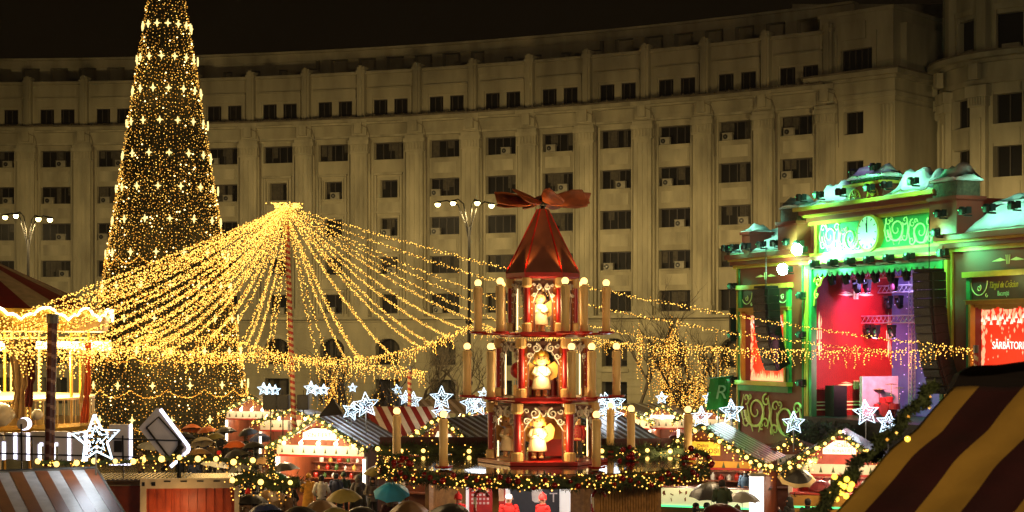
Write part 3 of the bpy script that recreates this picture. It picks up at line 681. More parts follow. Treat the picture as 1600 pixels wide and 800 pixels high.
for z in (3.75, 3.95, 4.1): q.box(6.41, 6.43, .1, 4.4, z, z + .05)
q.build('pin_striping', M_scroll, st)
M_truss = mat('truss_alu', '#b8b8bc', .35, .8)
def truss(a, b, s=.16, name='lighting_truss', par=st):
    a = Vector(a); b = Vector(b); d = (b - a).normalized(); side = d.cross(Vector((0, 0, 1))); side = side.normalized() if side.length > .1 else Vector((1, 0, 0)); up = side.cross(d).normalized(); q = MB(); L = (b - a).length
    cs = [side * s + up * s, side * -s + up * s, side * -s - up * s, side * s - up * s]
    for c in cs: q.tube([a + c, b + c], .028, 5)
    n = max(2, int(L / (2 * s)))
    for i in range(n):
        for j in range(4): q.tube([a + d * L * i / n + cs[j], a + d * L * (i + 1) / n + cs[(j + 1) % 4]], .015, 4); 
    return q.build(name, M_truss, par)
truss((6.5, 2.9, 7.9), (14, 2.9, 7.9)); truss((6.5, 3.8, 9.3), (15, 3.8, 9.3)); truss((6.5, 2.0, 9.9), (15.5, 2.0, 9.9)); truss((8.2, 4.3, 10.2), (8.2, 4.3, 3.5), .1)
def moving_head(u, y, z, tilt, em=None):
    q = MB(); q.box(u - .17, u + .17, y - .15, y + .15, z - .12, z); q.box(u - .2, u - .15, y - .1, y + .1, z - .4, z - .1); q.box(u + .15, u + .2, y - .1, y + .1, z - .4, z - .1)
    M = Matrix.Translation((u, y, z - .38)) @ Matrix.Rotation(tilt, 4, 'X'); q.T = M; q.smooth = True; q.lathe([(.08, .2), (.15, .12), (.16, -.12), (.13, -.22)], 12)
    if em: q.m = 1; q.lathe([(.12, -.225), (.0, -.23)], 12)
    q.T = None; return q.build('moving_head_light', [M_dark, em or M_dark], st)
M_hv = emi('violet_lamp', (.6, .5, 1), 9)
for u, y, z, t in ((6.9, 2.9, 7.65, .4), (7.4, 2.9, 7.65, -.3), (8.6, 2.9, 7.65, .4), (7.1, 3.8, 9.0, .2), (7.9, 3.8, 9.0, .6), (7.2, 2.0, 9.7, .5), (8.0, 2.0, 9.7, .2), (10.0, 2.0, 9.7, .2)): moving_head(u, y, z, t, M_hv if (u * 10) % 2 < 1 else None)
for i in range(8): moving_head(7.3 + i * 1.1, .6, 10.05, .3)
# band gear and greenery on the stage
q = MB(); q.box(6.9, 7.6, .5, 1.2, 3.5, 4.9); tag(q.build('stage_speaker', M_dark), 'black speaker stack on the stage floor by the red side wall', 'speaker').matrix_basis = st.matrix_basis
q = MB(); q.box(7.2, 7.3, 2.2, 4.2, 3.5, 5.3); q.box(7.15, 7.35, 2.2, 2.28, 3.5, 5.3); tag(q.build('white_screen', mat('pale_board', '#b89aa8', .6)), 'pale upright panel standing on the stage behind the drums', 'panel').matrix_basis = st.matrix_basis
dk = thing('drum_kit', 'red drum kit on the stage before the pale panel', 'drum kit', SW(8.2, 3.0, 3.5), SA); M_dr = mat('drum_red', '#c01820', .3); M_cym = mat('cymbal', '#c8a860', .25, .9)
q = MB(); q.T = Matrix.Translation((0, 0, .32)) @ Matrix.Rotation(R(90), 4, 'X'); q.lathe([(.32, -.25), (.32, .25)], 20); q.build('bass_drum', [M_dr], dk)
for x, z, r in ((-.35, .75, .2), (.1, .8, .17), (.5, .5, .25), (-.7, .45, .22)): q = MB(); q.lathe([(r, -.15), (r, .1)], 16, (x, 0, z)); q.tube([(x, 0, 0), (x, 0, z - .15)], .015, 5); q.build('drum', M_dr, dk)
for x, z in ((-.8, 1.2), (.7, 1.3), (.1, 1.45)): q = MB(); q.lathe([(.02, .03), (.28, 0), (.28, .01), (.02, .05)], 16, (x, .1, z)); q.tube([(x, .1, 0), (x, .1, z)], .012, 5); q.build('cymbal', M_cym, dk)
def bush(name, label, cat, p, rx, ry, h, n, m, seed=1, group=None):
    rnd = random.Random(seed); q = MB()
    for i in range(n):
        a = rnd.uniform(0, 2 * PI); r = math.sqrt(rnd.random()); z = h * rnd.random() ** .8; k = math.sqrt(max(.05, 1 - (z / h) ** 2)) ** .6; c = Vector((rx * r * k * math.cos(a), ry * r * k * math.sin(a), z))
        d = Vector((rnd.gauss(0, 1), rnd.gauss(0, 1), rnd.gauss(.3, .7))).normalized() * rnd.uniform(.12, .28); b = d.orthogonal().normalized() * .05; q.add([c - b, c + b, c + d], [(0, 1, 2)])
    q.tube([(0, 0, 0), (0, 0, h * .7)], .06, 5)
    o = q.build(name, m); o.location = p; return tag(o, label, cat, group)
M_fir = mat('fir_foliage', (.03, .055, .02), .8, vary=.5, scale=6)
for i, u in enumerate((7.2, 8.7, 10.3)): p = SW(u, -.9, 0); bush('evergreen_shrub', ['dark evergreen shrub before the stage nearest its left tower', 'dark evergreen shrub below the middle of the stage floor', 'dark evergreen shrub below the stage drum kit'][i], 'shrub', p, 1.0, .7, 3.3, 1500, M_fir, i, 'evergreens in front of the stage')
# screens and sign frames
M_scr = emi('red_screen', (.85, .035, .01), .95); M_sw = emi('screen_white', (1, .75, .6), 1.4); M_flk = emi('screen_flake', (1, .45, .25), 1.0)
M_scrwhite = emi('screen_lettering', (1, .9, .85), 1.6)
for u0, u1, zt, nm in ((.75, 4.55, 8.3, 0), (18.05, 22.0, 8.3, 1)):
    q = MB(); q.box(u0, u1, .3, .48, 5.0, zt); s = q.build('video_screen', M_scr, st)
    if nm: s['label'] = 'red video screen reading Sarbatori Fericite'
    rnd = random.Random(nm + 9); q = MB()
    for i in range(230):      # falling sparks and the white frosty rim on the picture
        k = i % 3; u = rnd.uniform(u0 + .05, u1 - .05); z = rnd.uniform(5.1, zt - .1)
        if k == 0: z = zt - .1 - abs(rnd.gauss(0, .35))
        if k == 1: u = (u0 + .05 + abs(rnd.gauss(0, .1))) if rnd.random() < .5 else (u1 - .05 - abs(rnd.gauss(0, .1)))
        w_ = rnd.uniform(.015, .05) * (2 if k < 2 else 1); q.add([(u - w_, .29, z), (u, .29, z - w_ * 2), (u + w_, .29, z), (u, .29, z + w_ * 2)], [(0, 1, 2, 3)])
    for i in range(26): u = u0 + (u1 - u0) * (i + .5) / 26; z = 5.0 + .1 + .12 * math.sin(i * 1.1); q.add([(u - .1, .285, 5.0), (u + .1, .285, 5.0), (u, .285, z + .35)], [(0, 1, 2)])
    tag(q.build('picture_sparks', M_flk, s), kind='stuff')
    q = MB()
    for i in range(30): u = u0 + (u1 - u0) * (i + .5) / 30; z = zt - .62 - .12 * math.sin(i * 2.0); q.add([(u - .09, .285, z), (u + .09, .285, z), (u, .285, z + .2)], [(0, 1, 2)])
    q.build('picture_frost', M_sw, s)
    if nm == 0: q = MB(); q.box(1.6, 3.0, .27, .285, 6.55, 6.85); q.build('picture_band', M_scrwhite, s)
    if nm: text('lettering', 'SĂRBĂTORI FERICITE', .40, M_scrwhite, s, Matrix.Translation((20.35, .27, 6.75)), .004, sx=.86)
    q = MB(); a, b = u0 - .35, u1 + .35
    for x0, x1, z0, z1, pr, m in ((a, u0 - .12, 4.8, 9.5, .16, 1), (u1 + .12, b, 4.8, 9.5, .16, 1), (a - .12, b + .12, 9.4, 9.62, .28, 0), (a, b, 8.35, 8.5, .2, 0), (u0 - .12, u0, 5, 8.35, .24, 0), (u1, u1 + .12, 5, 8.35, .24, 0), (a - .1, b + .1, 4.8, 5.0, .35, 0), (a - .02, b + .02, 4.5, 4.8, .22, 1), (a, b, 8.5, 8.52, .3, 0)):
        q.m = m; q.box(x0, x1, -pr, 0, z0, z1)
    n = 16
    for i in range(n):
        x = u0 + (u1 - u0) * i / n; z = 8.35 - .12 - .1 * abs(math.sin(i * PI / 5)); q.m = 0; q.box(x, x + (u1 - u0) / n, -.05, 0.02, z, 8.36)
    fr = q.build('screen_frame', [M_gold, M_sgreen], st)
    q = MB(); q.box(a + .24, b - .24, -.08, 0, 8.52, 9.4); sp = q.build('sign_panel', mat('sign_brown', '#3f1a0c', .5), fr)
    q = MB(); m_ = (a + b) / 2
    for s_ in (-1, 1):
        P = [(m_ + s_ * (1.62 - .55 * math.cos(t) * .9), -.1, 9.25 - .55 * math.sin(t)) for t in [PI * i / 12 for i in range(13)]]; q.tube(P, .02, 4); spiral(q, m_ + s_ * 1.62, 8.98, .14, 1.3, 1, s_, -.1, .02, 14); spiral(q, m_ + s_ * 1.15, 8.68, .09, 1, 2, -s_, -.1, .016, 10)
    q.build('ornament', M_scroll, sp)
    if nm:
        text('lettering', 'Târgul de Crăciun', .36, mat('sign_gold', '#b9a12c', .4, .2), sp, Matrix.Translation((m_ - .22, -.09, 9.07)), .006, shear=.35, sx=.62)
        text('lettering', 'București', .27, mat('sign_mint', '#9fd6a8', .4), sp, Matrix.Translation((m_ - .22, -.09, 8.74)), .006, sx=.62)
for u in (2.65, 20.0):
    q = MB()
    for s_ in (-1, 1): q.add([(u + s_ * .1, -.02, 10.0), (u + s_ * .45, -.02, 10.1), (u + s_ * .95, -.02, 9.98), (u + s_ * .45, -.02, 9.97)], [(0, 1, 2, 3)])
    for a in (-.07, 0, .07): q.tube([(u + a, -.03, 9.85), (u + a * 1.6, -.03, 10.2)], .015, 4)
    q.build('pin_striping', M_scroll, st)
# green wash lights with their own light
M_gl2 = emi('green_lamp', (.05, 1, .35), 5); M_glw = emi('green_flare', (.5, 1, .65), 110); GREEN = (.13, 1, .36)
def flood(u, y, z, P=60, bright=False, up=0, kind='green_floodlight', light=True):
    q = MB(); q.m = 0; q.box(u - .16, u + .16, y - .08, y + .1, z - .12, z + .12); q.box(u - .19, u - .16, y - .02, y + .2, z - .1, z + .16); q.box(u + .16, u + .19, y - .02, y + .2, z - .1, z + .16); q.box(u - .04, u + .04, y, y + .35, z - .2, z - .14)
    q.lathe([(.13, -.15), (.15, .05), (.1, .16)], 10, (u, y - .1, z)); q.m = 1; q.box(u - .12, u + .12, y - .1, y - .081, z - .09, z + .09); q.ball((u - .06, y - .2, z + .02), .035 if not bright else .26, 10, 8)
    q.build(kind, [M_dark, M_glw if bright else M_gl2], st)
    if light: lamp('green_wash', SW(u, y - .5, z + up), P * 2.8, GREEN, .12, spot=155, aim=SW(u, 1.5, z + up - .6))
for u in (.1, .9, 2.0, 3.4, 4.6, 5.7): flood(u, -.75, 11.45, 14, light=u in (.9, 3.4, 5.7), up=-.25)
for u in (7.2, 8.6, 10.3, 12.4, 13.6, 15.4): flood(u, -1.0, 13.35, 120, light=u in (8.6, 12.4, 15.4))
for u in (7.9, 9.3, 10.6, 12.0, 13.4, 14.8): flood(u, -.75, 10.35, 95, light=True, up=.35)
for u in (17.4, 18.9, 20.3, 21.7): flood(u, -1.2, 11.9, 22, light=True, up=-.2)
for u, z in ((6.2, 9.0), (6.2, 7.2), (6.2, 5.0), (16.1, 8.5), (.05, 9.6), (.05, 7.2), (.05, 5), (10.4, 14.2), (11.9, 14.3)): flood(u, -.35, z, 12, light=z < 9.7)
flood(5.3, -.5, 10.2, 90, True); flood(7.15, -.9, 11.0, 4200, True); flood(6.7, -.8, 11.3, 400, False)
flood(16.8, -.9, 11.2, 160, False); flood(16.9, -.7, 10.4, 120, False)
for u, z in ((2.6, 2.2), (20, 4.6), (2.6, 5.2), (5.6, 2.4)): lamp('green_wash', SW(u, -1.4, z), 38, (.3, 1, .2), .3, spot=150, aim=SW(u, 1, z))
for u, y, z, t in ((8.5, 2.6, 9.3, 1), (9.5, 2.2, 6.3, .0)): pass
lamp('magenta_spot', SW(10.4, 1.6, 9.4), 3200, (1, .12, .6), .15, spot=48, aim=SW(6.4, 2.9, 8.0)); lamp('red_spot', SW(11, 1.6, 6.5), 3000, (1, .32, .42), .2, spot=80, aim=SW(6.4, 2.4, 6.0))
lamp('violet_spot', SW(8.4, 2.9, 9.6), 320, (.45, .35, 1), .15); lamp('stage_fill', SW(9.5, 1.5, 5.6), 120, (1, .55, .65), .2)
for u, z in ((1.5, 12.9), (4.0, 12.9), (8.5, 14.4), (14.3, 14.4), (19.2, 13.3), (21.5, 13.4)): lamp('roof_wash', SW(u, -1.3, z), 260, (.35, 1, .66), .2, spot=140, aim=SW(u, 1.5, z - 1.6))
lamp('roof_wash', SW(9.2, -.8, 14.6), 30, (.6, .5, 1), .2, spot=120, aim=SW(9, 1, 13.2)); lamp('roof_wash', SW(11.3, -1.2, 15), 30, (.6, .5, 1), .2, spot=120, aim=SW(11.3, 1, 14))
lamp('sign_fill', SW(20.0, -1.0, 9.3), 30, (.75, 1, .3), .2)  # fill light added without a fixture to lift the dim right sign
lamp('sign_fill', SW(2.7, -1.0, 9.3), 18, (.75, 1, .3), .2)  # same added fill for the left sign panel
# speaker arrays hanging in front of the stage
def array(u, y, ztop, n, label):
    t = thing('line_array', label, 'speaker', SW(u, y, ztop), SA, 'curved hanging speaker arrays')
    q = MB(); q.box(-.5, .5, -.35, .35, .0, .12); q.tube([(0, 0, .1), (0, 0, 2.2)], .02, 4); q.build('flying_frame', M_dark, t)
    x = 0; z = -.02; a = 0
    for i in range(n):
        a = .03 + .5 * (i / n) ** 2; h = .34; q = MB(); q.T = Matrix.Translation((0, x, z)) @ Matrix.Rotation(a, 4, 'X'); q.m = 0; q.box(-.55, .55, -.38, .38, -h + .015, 0); q.m = 1; q.box(-.5, .5, -.40, -.38, -h + .05, -.04)
        q.box(-.58, -.55, -.3, -.2, -h, 0); q.box(.55, .58, -.3, -.2, -h, 0); q.build('speaker_cabinet', [M_dark, mat('speaker_grille', (.03, .03, .03), .4, .5, scale=30, bump=.5)], t); z -= h * math.cos(a); x += h * math.sin(a)
    return t
array(4.6, -1.2, 9.35, 11, 'curved black speaker array hanging before the left stage tower'); array(16.75, -1.2, 9.65, 14, 'long curved black speaker array hanging in the stage opening at right')
q = MB(); q.box(.0, .9, 0, .5, 0, 1.6); q.box(-.02, .92, -.02, .52, 1.6, 1.66); o = q.build('speaker_box', M_dark); o.matrix_basis = Matrix.Translation(SW(-1.2, .3, 6.9)); tag(o, 'small dark box hung at the left outer edge of the stage', 'speaker')
# green banner
bn = thing('green_banner', 'tilted green banner with a pale capital letter, lit green beside the stage', 'banner', (at(1122, 600, 82).x, 82, 0))
q = MB(); q.tube([(0, 0, 0), (0, 0, 6.2)], .05, 6); q.tube([(-.5, 0, 5.02), (.8, 0, 5.16)], .03, 5); q.build('pole', M_steel, bn)
q = MB(); vs = []; fs = []
for i in range(9):
    for j in range(9): u = i / 8; v = j / 8; vs.append((-.4 + 1.1 * u - .2 * (1 - v), .08 * math.sin(u * 7 + v * 3), 3.4 + 1.6 * v + .12 * u))
for i in range(8):
    for j in range(8): a = i * 9 + j; fs.append((a, a + 9, a + 10, a + 1))
q.add(vs, fs); fb = q.build('cloth', mat('banner_green', '#1f7a30', .6), bn)
text('lettering', 'R', 1.0, mat('banner_white', '#9fb59a', .6), fb, Matrix.Translation((.1, -.14, 4.3)), .01, shear=.2)
lamp('banner_light', bn.matrix_basis @ Vector((0, -.8, 3.2)), 16, (.2, 1, .4), .2)
# ---------------------------------------------------------------- candle pyramid on its kiosk
PX, PD = at(848, 0, 50).x, 50.0
py = thing('candle_pyramid', 'giant red wooden Christmas pyramid with three tiers, candles, figures and a fan on top', 'christmas pyramid', (PX, PD, 0))
M_pred = mat('pyramid_red', '#a8140a', .35, vary=.15, scale=2, coat=.3); M_pcream = mat('pyramid_cream', '#e0b870', .45, vary=.1); M_proof = mat('pyramid_roof_red', '#74402a', .5, vary=.3, scale=2)
M_wood = mat('varnished_wood', '#a85a1c', .35, vary=.3, scale=3, coat=.4); M_deck = mat('wet_dark_boards', '#2a1a10', .12, vary=.4, scale=1.5, coat=.6); M_wax = mat('candle_wax', '#ffd68c', .5, vary=.08); M_flame = emi('candle_bulb', (1, .56, .17), 3, True)
def hexa(q, prof, n=6, ph=0): q.lathe(prof, n, (0, 0, 0), ph)
TI = [(3.3, 1.57, 5.06), (5.2, 1.34, 7.02), (7.18, .98, 8.86)]   # floor z, radius, top z
PH = R(60)
# round bottom platform
q = MB(); q.m = 0; q.lathe([(4.75, 2.95), (4.8, 3.05), (4.8, 3.2), (0, 3.22)], 48); q.m = 1; q.lathe([(4.6, 3.222), (0.01, 3.224)], 48, cap=False); q.build('platform', [M_wood, M_deck], py)
for k, (z, r, zt) in enumerate(TI):
    q = MB(); q.m = 0; rr = [2.0, 1.72, 1.38][k]; hexa(q, [(rr - .12, z - .12), (rr, z - .06), (rr, z + .04), (0.01, z + .05)]); q.build('platform', [M_pred], py)
    for i in range(6):
        a = PH * i + R(0); x, y = r * math.cos(a), r * math.sin(a); c = MB(); rc = [.12, .11, .1][k]
        c.m = 1; c.lathe([(rc * 1.5, z + .05), (rc * 1.5, z + .28), (rc * 1.1, z + .32)], 12, (x, y, 0)); c.m = 0; c.smooth = True; c.lathe([(rc, z + .32), (rc, zt - .3)], 12, (x, y, 0), cap=False); c.smooth = False; c.m = 1; c.lathe([(rc * 1.1, zt - .3), (rc * 1.5, zt - .24), (rc * 1.5, zt)], 12, (x, y, 0)); c.build('column', [M_pred, M_pcream], py)
    # scrollwork screens between the columns, white fret set high like brackets
    for i in range(6):
        a0, a1 = PH * i, PH * (i + 1); p0 = Vector((r * math.cos(a0), r * math.sin(a0), 0)); p1 = Vector((r * math.cos(a1), r * math.sin(a1), 0)); mid = (p0 + p1) / 2; d = (p1 - p0).normalized(); w2 = (p1 - p0).length / 2 - .14
        s = MB(); s.T = Matrix.Translation(mid) @ Matrix.Rotation(math.atan2(d.y, d.x), 4, 'Z'); ht = zt - .08
        s.m = 1
        if k < 2 or True:
            for sg in (-1, 1):
                s.box(sg * w2 - .05, sg * w2 + .05, -.02, .02, z + .1, ht)
        s.m = 2
        for sg in (-1, 1): s.box(sg * w2 - .1, sg * w2 + .1, .0, .03, z + .06, ht)
        for j in range(10):
            x0 = -w2 + .1 + (2 * w2 - .2) * j / 10; x1 = x0 + (2 * w2 - .2) / 10; xm = (x0 + x1) / 2 / (w2 - .1); s.box(x0, x1, .0, .03, ht - .1 - .62 * abs(xm) ** 2.2, ht)
        s.m = 0
        for sg in (-1, 1):
            spiral(s, sg * w2 * .42, ht - .2, w2 * .25, 1.5, PI / 2, sg, -.04, .03, 18); spiral(s, sg * w2 * .78, ht - .44, w2 * .18, 1.4, 0, -sg, -.04, .026, 14); spiral(s, sg * w2 * .8, ht - .14, w2 * .14, 1.2, PI, sg, -.04, .024, 12)
            s.tube([(sg * w2 * .95, 0, ht - .75), (sg * w2 * .7, 0, ht - .5), (sg * w2 * .2, 0, ht - .12), (0, 0, ht - .3)], .016, 4)
            for j in range(6): s.ball((sg * w2, -.03, z + .35 + j * .2), .02, 6, 4)
        s.T = s.T
        s.build('fretwork', [mat('white_fret', '#f4e8d0', .5), M_wood, mat('panel_brown', '#6e4634', .5)], py)
        if i % 1 == 0:
            e = MB(); a = a0; x, y = (r - .2) * math.cos(a), (r - .2) * math.sin(a); e.tube([(x, y, z + .1), (x, y, zt - .1)], .022, 6); e.build('light_tube', emi('warm_tube', (1, .72, .36), 2.5, True), py)
    lamp('tier_light', (PX, PD - r * 1.0, z + .85), [120, 100, 75][k], (1, .68, .34), .25); lamp('tier_light', (PX + r * .3, PD + r * .5, z + .5), [20, 18, 12][k], (1, .62, .3), .25)
    q = MB(); q.lathe([(.07, z), (.07, zt)], 10); q.build('axle', M_proof, py)
# hexagonal roof with eave
q = MB(); q.m = 1; hexa(q, [(1.1, 8.84), (1.14, 8.9), (1.14, 9.02)]); q.m = 0; hexa(q, [(1.12, 9.02), (.16, 11.0)]); 
for i in range(6):
    a = PH * i; q.m = 1; q.tube([(1.13 * math.cos(a), 1.13 * math.sin(a), 9.02), (.16 * math.cos(a), .16 * math.sin(a), 11.0)], .025, 5)
q.build('roof', [M_proof, M_pred], py)
for a in (R(240), R(300), R(0), R(180)):
    c = MB(); c.ball((1.02 * math.cos(a), 1.02 * math.sin(a), 9.1), .04, 8, 6); c.build('roof_spotlight', emi('amber_spot', (1, .6, .2), 8), py)
    lamp('roof_uplight', (PX + 1.2 * math.cos(a), PD + 1.2 * math.sin(a), 9.1), 110, (1, .52, .15), .04, spot=42, aim=(PX + .5 * math.cos(a), PD + .5 * math.sin(a), 10.0))
# fan
fan = MB(); fan.tube([(0, 0, 11.0), (0, 0, 11.35)], .07, 8); fan.ball((0, 0, 11.2), .15, 10, 8); hub = fan.build('fan_hub', M_dark, py)
for i in range(8):
    a = PI / 4 * i + .2; b = MB(); b.m = 0; b.T = Matrix.Translation((0, 0, 11.2)) @ Matrix.Rotation(a, 4, 'Z') @ Matrix.Rotation(R(-38), 4, 'X') @ Matrix.Rotation(R(-6), 4, 'Y')
    P = [(.1, -.03), (.5, -.24), (1.15, -.36), (1.5, -.3), (1.5, .3), (1.15, .36), (.5, .24), (.1, .03)]; n = len(P)
    b.add([(x, y, -.015) for x, y in P] + [(x, y, .015) for x, y in P], [tuple(range(n))[::-1], tuple(range(n, 2 * n))] + [(j, (j + 1) % n, (j + 1) % n + n, j + n) for j in range(n)]); b.box(.05, 1.3, -.02, .02, .015, .04)
    b.build('fan_blade', mat('fan_orange', '#b8602c', .5, vary=.5, scale=3), hub)
lamp('roof_uplight', (PX - .8, PD - 1.6, 9.6), 70, (1, .6, .25), .1, spot=70, aim=(PX - .8, PD, 11.2))
# candles
def candle(x, y, z, h=1.42, arm=None):
    c = MB(); c.smooth = True; c.m = 0; c.lathe([(.13, z + .08), (.125, z + .5 * h), (.13, z + h), (.11, z + h + .03)], 12, (x, y, 0)); c.smooth = False
    for j in range(5): a = random.uniform(0, 6.28); L = random.uniform(.1, .35); c.tube([(x + .13 * math.cos(a), y + .13 * math.sin(a), z + h - .01), (x + .135 * math.cos(a), y + .135 * math.sin(a), z + h - L)], .018, 4)
    o = c.build('candle', M_wax, py)
    b = MB(); b.m = 1; b.lathe([(.06, z + h + .02), (.06, z + h + .08)], 8, (x, y, 0)); b.m = 0; b.smooth = True; b.ball((x, y, z + h + .16), .11, 12, 8); b.build('bulb', [M_flame, M_dark], o)
    s = MB(); s.lathe([(.08, z), (.25, z + .03), (.27, z + .09), (.2, z + .08)], 14, (x, y, 0))
    if arm is not None: s.tube([(arm[0], arm[1], z), (x, y, z + .02)], .035, 6)
    s.build('saucer', M_pred, o)
for rr, z, xs in ((1.97, 7.15, (747, 782, 880, 909, 947)), (2.3, 5.2, (730, 768, 889, 920, 963))):
    for i, x in enumerate(xs):
        X = (x - 848) / 50.8; Y = -math.sqrt(max(0, rr * rr - X * X)) * (1 if i in (1, 2, 3) else .2); 
        a = math.atan2(Y, X); candle(X, Y, z, arm=(.9 * X, .9 * Y) if False else (1.2 * math.cos(a), 1.2 * math.sin(a)))
    for a in (50, 90, 130): candle(rr * math.cos(R(a)), rr * math.sin(R(a)), z, arm=(1.2 * math.cos(R(a)), 1.2 * math.sin(R(a))))
for x, yb, d in ((620, 720, 49.3), (693, 728, 47.2), (932, 728, 47.0), (986, 714, 51.0), (1075, 712, 50.4)):
    candle((x - 800) / F * d - PX, d - PD, 3.24, 1.42)
for i, x, d in ((0, -1.6, 53.9), (1, 2.3, 53.6)): candle(x, d - PD, 3.24, 1.42)
# figures
def statue(name, label, x, y, z, h, kind, rz=0):
    t = thing(name, label, 'figure', (PX + x, PD + y, z), rz); k = h / 1.45; q = MB()
    S = lambda *a: Matrix.Scale(k, 4)
    sk = mat('figure_skin', '#e8b070', .45)
    if kind == 'angel':
        gown = mat('figure_gown', '#f2dca8', .5, vary=.06); hair = mat('figure_hair_%s' % (label.split()[0]), '#e0a830' if 'blond' in label else '#4a2c14', .6)
        q.T = Matrix.Scale(k, 4); q.smooth = True
        q.m = 0; q.lathe([(.30, .22), (.31, .26), (.25, .6), (.19, .85), (.17, .95), (.1, 1.0)], 16, sy=.8); q.m = 1
        for s in (-1, 1): q.lathe([(.075, .0), (.07, .24)], 8, (s * .11, 0, 0)); q.lathe([(.085, 0), (.085, .06), (.05, .09)], 8, (s * .11, -.04, 0))
        q.m = 0
        for s in (-1, 1): q.tube([(s * .17, 0, .92), (s * .26, -.05, .74), (s * .15, -.2, .68), (s * .05, -.25, .74)], [.065, .07, .065, .05], 8)
        q.m = 1
        for s in (-1, 1): q.ball((s * .03, -.27, .78), .045, 8, 6)
        q.ball((0, -.0, 1.2), .23, 14, 10); q.ball((0, -.23, 1.16), .03, 6, 4)
        body = q.build('person_body', [gown, sk], t)
        q = MB(); q.T = Matrix.Scale(k, 4); q.smooth = True; q.m = 0; q.ball((0, .04, 1.25), .25, 14, 10, 1.0); q.ball((0, -.12, 1.38), .12, 8, 6)
        for s in (-1, 1): q.ball((s * .2, .02, 1.12), .09, 8, 6)
        if 'blond' not in label: q.m = 1; q.lathe([(.16, 1.4), (.18, 1.46), (.12, 1.56), (.02, 1.58)], 12)
        q.build('hair', [hair, mat('figure_cap', '#c89a50', .5)], body)
        q = MB(); q.T = Matrix.Scale(k, 4)
        for s in (-1, 1):
            q.ball((s * .085, -.212, 1.21), .024, 6, 4)
        q.tube([(-.05, -.215, 1.09), (0, -.225, 1.075), (.05, -.215, 1.09)], .009, 4); q.build('face', M_dark, body)
        for s in (-1, 1):
            q = MB(); q.T = Matrix.Scale(k, 4); P = [(s * .08, .6), (s * .28, .5), (s * .5, .62), (s * .56, .95), (s * .42, 1.12), (s * .2, .98), (s * .08, .9)]; q.prism(P if s > 0 else P[::-1], .16, .19); q.build('wing', mat('figure_wing', '#e0a840', .4), t)
    else:
        coat = mat('figure_coat_' + kind, '#a01c10' if kind == 'red' else '#243050', .4); q.T = Matrix.Scale(k, 4)
        q.m = 0; q.lathe([(.17, .55), (.2, .7), (.19, .98), (.2, 1.05), (.08, 1.08)], 12, sy=.75); q.m = 1
        for s in (-1, 1): q.lathe([(.09, .0), (.085, .1), (.08, .56)], 8, (s * .095, 0, 0)); q.box(s * .095 - .08, s * .095 + .08, -.16, .06, 0, .08)
        q.m = 0
        for s in (-1, 1): q.tube([(s * .2, 0, 1.0), (s * .27, -.02, .78), (s * .24, -.08, .58)], [.06, .06, .05], 8); q.lathe([(.09, .98), (.11, 1.03), (.02, 1.06)], 8, (s * .22, 0, 0))
        q.m = 2; q.lathe([(.11, 1.06), (.125, 1.2), (.11, 1.3)], 10); 
        for s in (-1, 1): q.ball((s * .24, -.09, .54), .05, 6, 4)
        body = q.build('person_body', [coat, mat('figure_trousers', '#1c1410', .4), sk], t)
        q = MB(); q.T = Matrix.Scale(k, 4); q.lathe([(.13, 1.28), (.15, 1.5), (.14, 1.54)], 12); q.lathe([(.16, 1.27), (.16, 1.3)], 12); q.build('tall_hat', M_dark, body)
        q = MB(); q.T = Matrix.Scale(k, 4); q.box(-.06, .06, -.14, -.11, 1.08, 1.14); q.tube([(-.09, -.12, 1.17), (0, -.14, 1.15), (.09, -.12, 1.17)], .02, 5); q.build('beard', M_pcream, body)
        q = MB(); q.T = Matrix.Scale(k, 4)
        for j in range(4): q.ball((-.05, -.155, .66 + j * .1), .018, 6, 4); q.ball((.05, -.155, .66 + j * .1), .018, 6, 4)
        q.box(-.2, .2, -.155, -.15, .6, .63); q.build('buttons', M_gold, body)
def pfig(px, d): return (px - 800) / F * d - PX, d - PD
for (px, d, z, h, kd, lab, nm) in ((840, 48.9, 3.42, 1.36, 'angel', 'blond angel figure in cream gown with hands together on the lowest tier', 'angel_figure'), (846, 49.0, 5.28, 1.36, 'angel', 'blond angel figure in a cream gown on the middle tier', 'angel_figure'), (843, 49.4, 7.24, 1.24, 'angel', 'dark haired singing angel figure with a cap on the top tier', 'angel_figure'),
     (902, 49.5, 3.4, 1.35, 'red', 'nutcracker figure in a red coat on the lowest tier at right', 'nutcracker_figure'), (883, 49.6, 5.26, 1.3, 'blue', 'nutcracker figure in a dark blue coat on the middle tier', 'nutcracker_figure'), (795, 49.8, 3.4, 1.3, 'angel', 'blond angel figure half hidden left on the lowest tier', 'angel_figure')):
    x, y = pfig(px, d); statue(nm, lab, x, y, z, h, kd, 0 if px < 880 else -.4)
for x, y, z, c, lab in ((815 , 49.6, 5.9, 'r', 'red heart shaped toy block behind the middle tier angel'), (862, 50.1, 3.9, 'y', 'yellow and red toy box with a round lid behind the lowest tier angel')):
    px, pyy = pfig(x, y); q = MB(); q.m = 0 if c == 'r' else 1
    if c == 'r': q.smooth = True; q.ball((-.1, 0, .15), .26, 12, 8); q.ball((.16, .05, -.2), .2, 12, 8); q.smooth = False; q.m = 2; q.box(-.25, .3, .05, .3, -.62, -.3)
    else: q.box(-.3, .3, -.1, .3, .0, .45); q.prism([(.3 * math.cos(PI * i / 10), .45 + .3 * math.sin(PI * i / 10)) for i in range(11)], -.1, .3); q.m = 0; q.box(-.32, .32, -.12, .32, -.5, .02)
    o = q.build('toy_block', [mat('toy_red', '#b81c0c', .4), mat('toy_yellow', '#e0a020', .4), M_pcream]); o.location = (PX + px, PD + pyy, z); tag(o, lab, 'toy block')
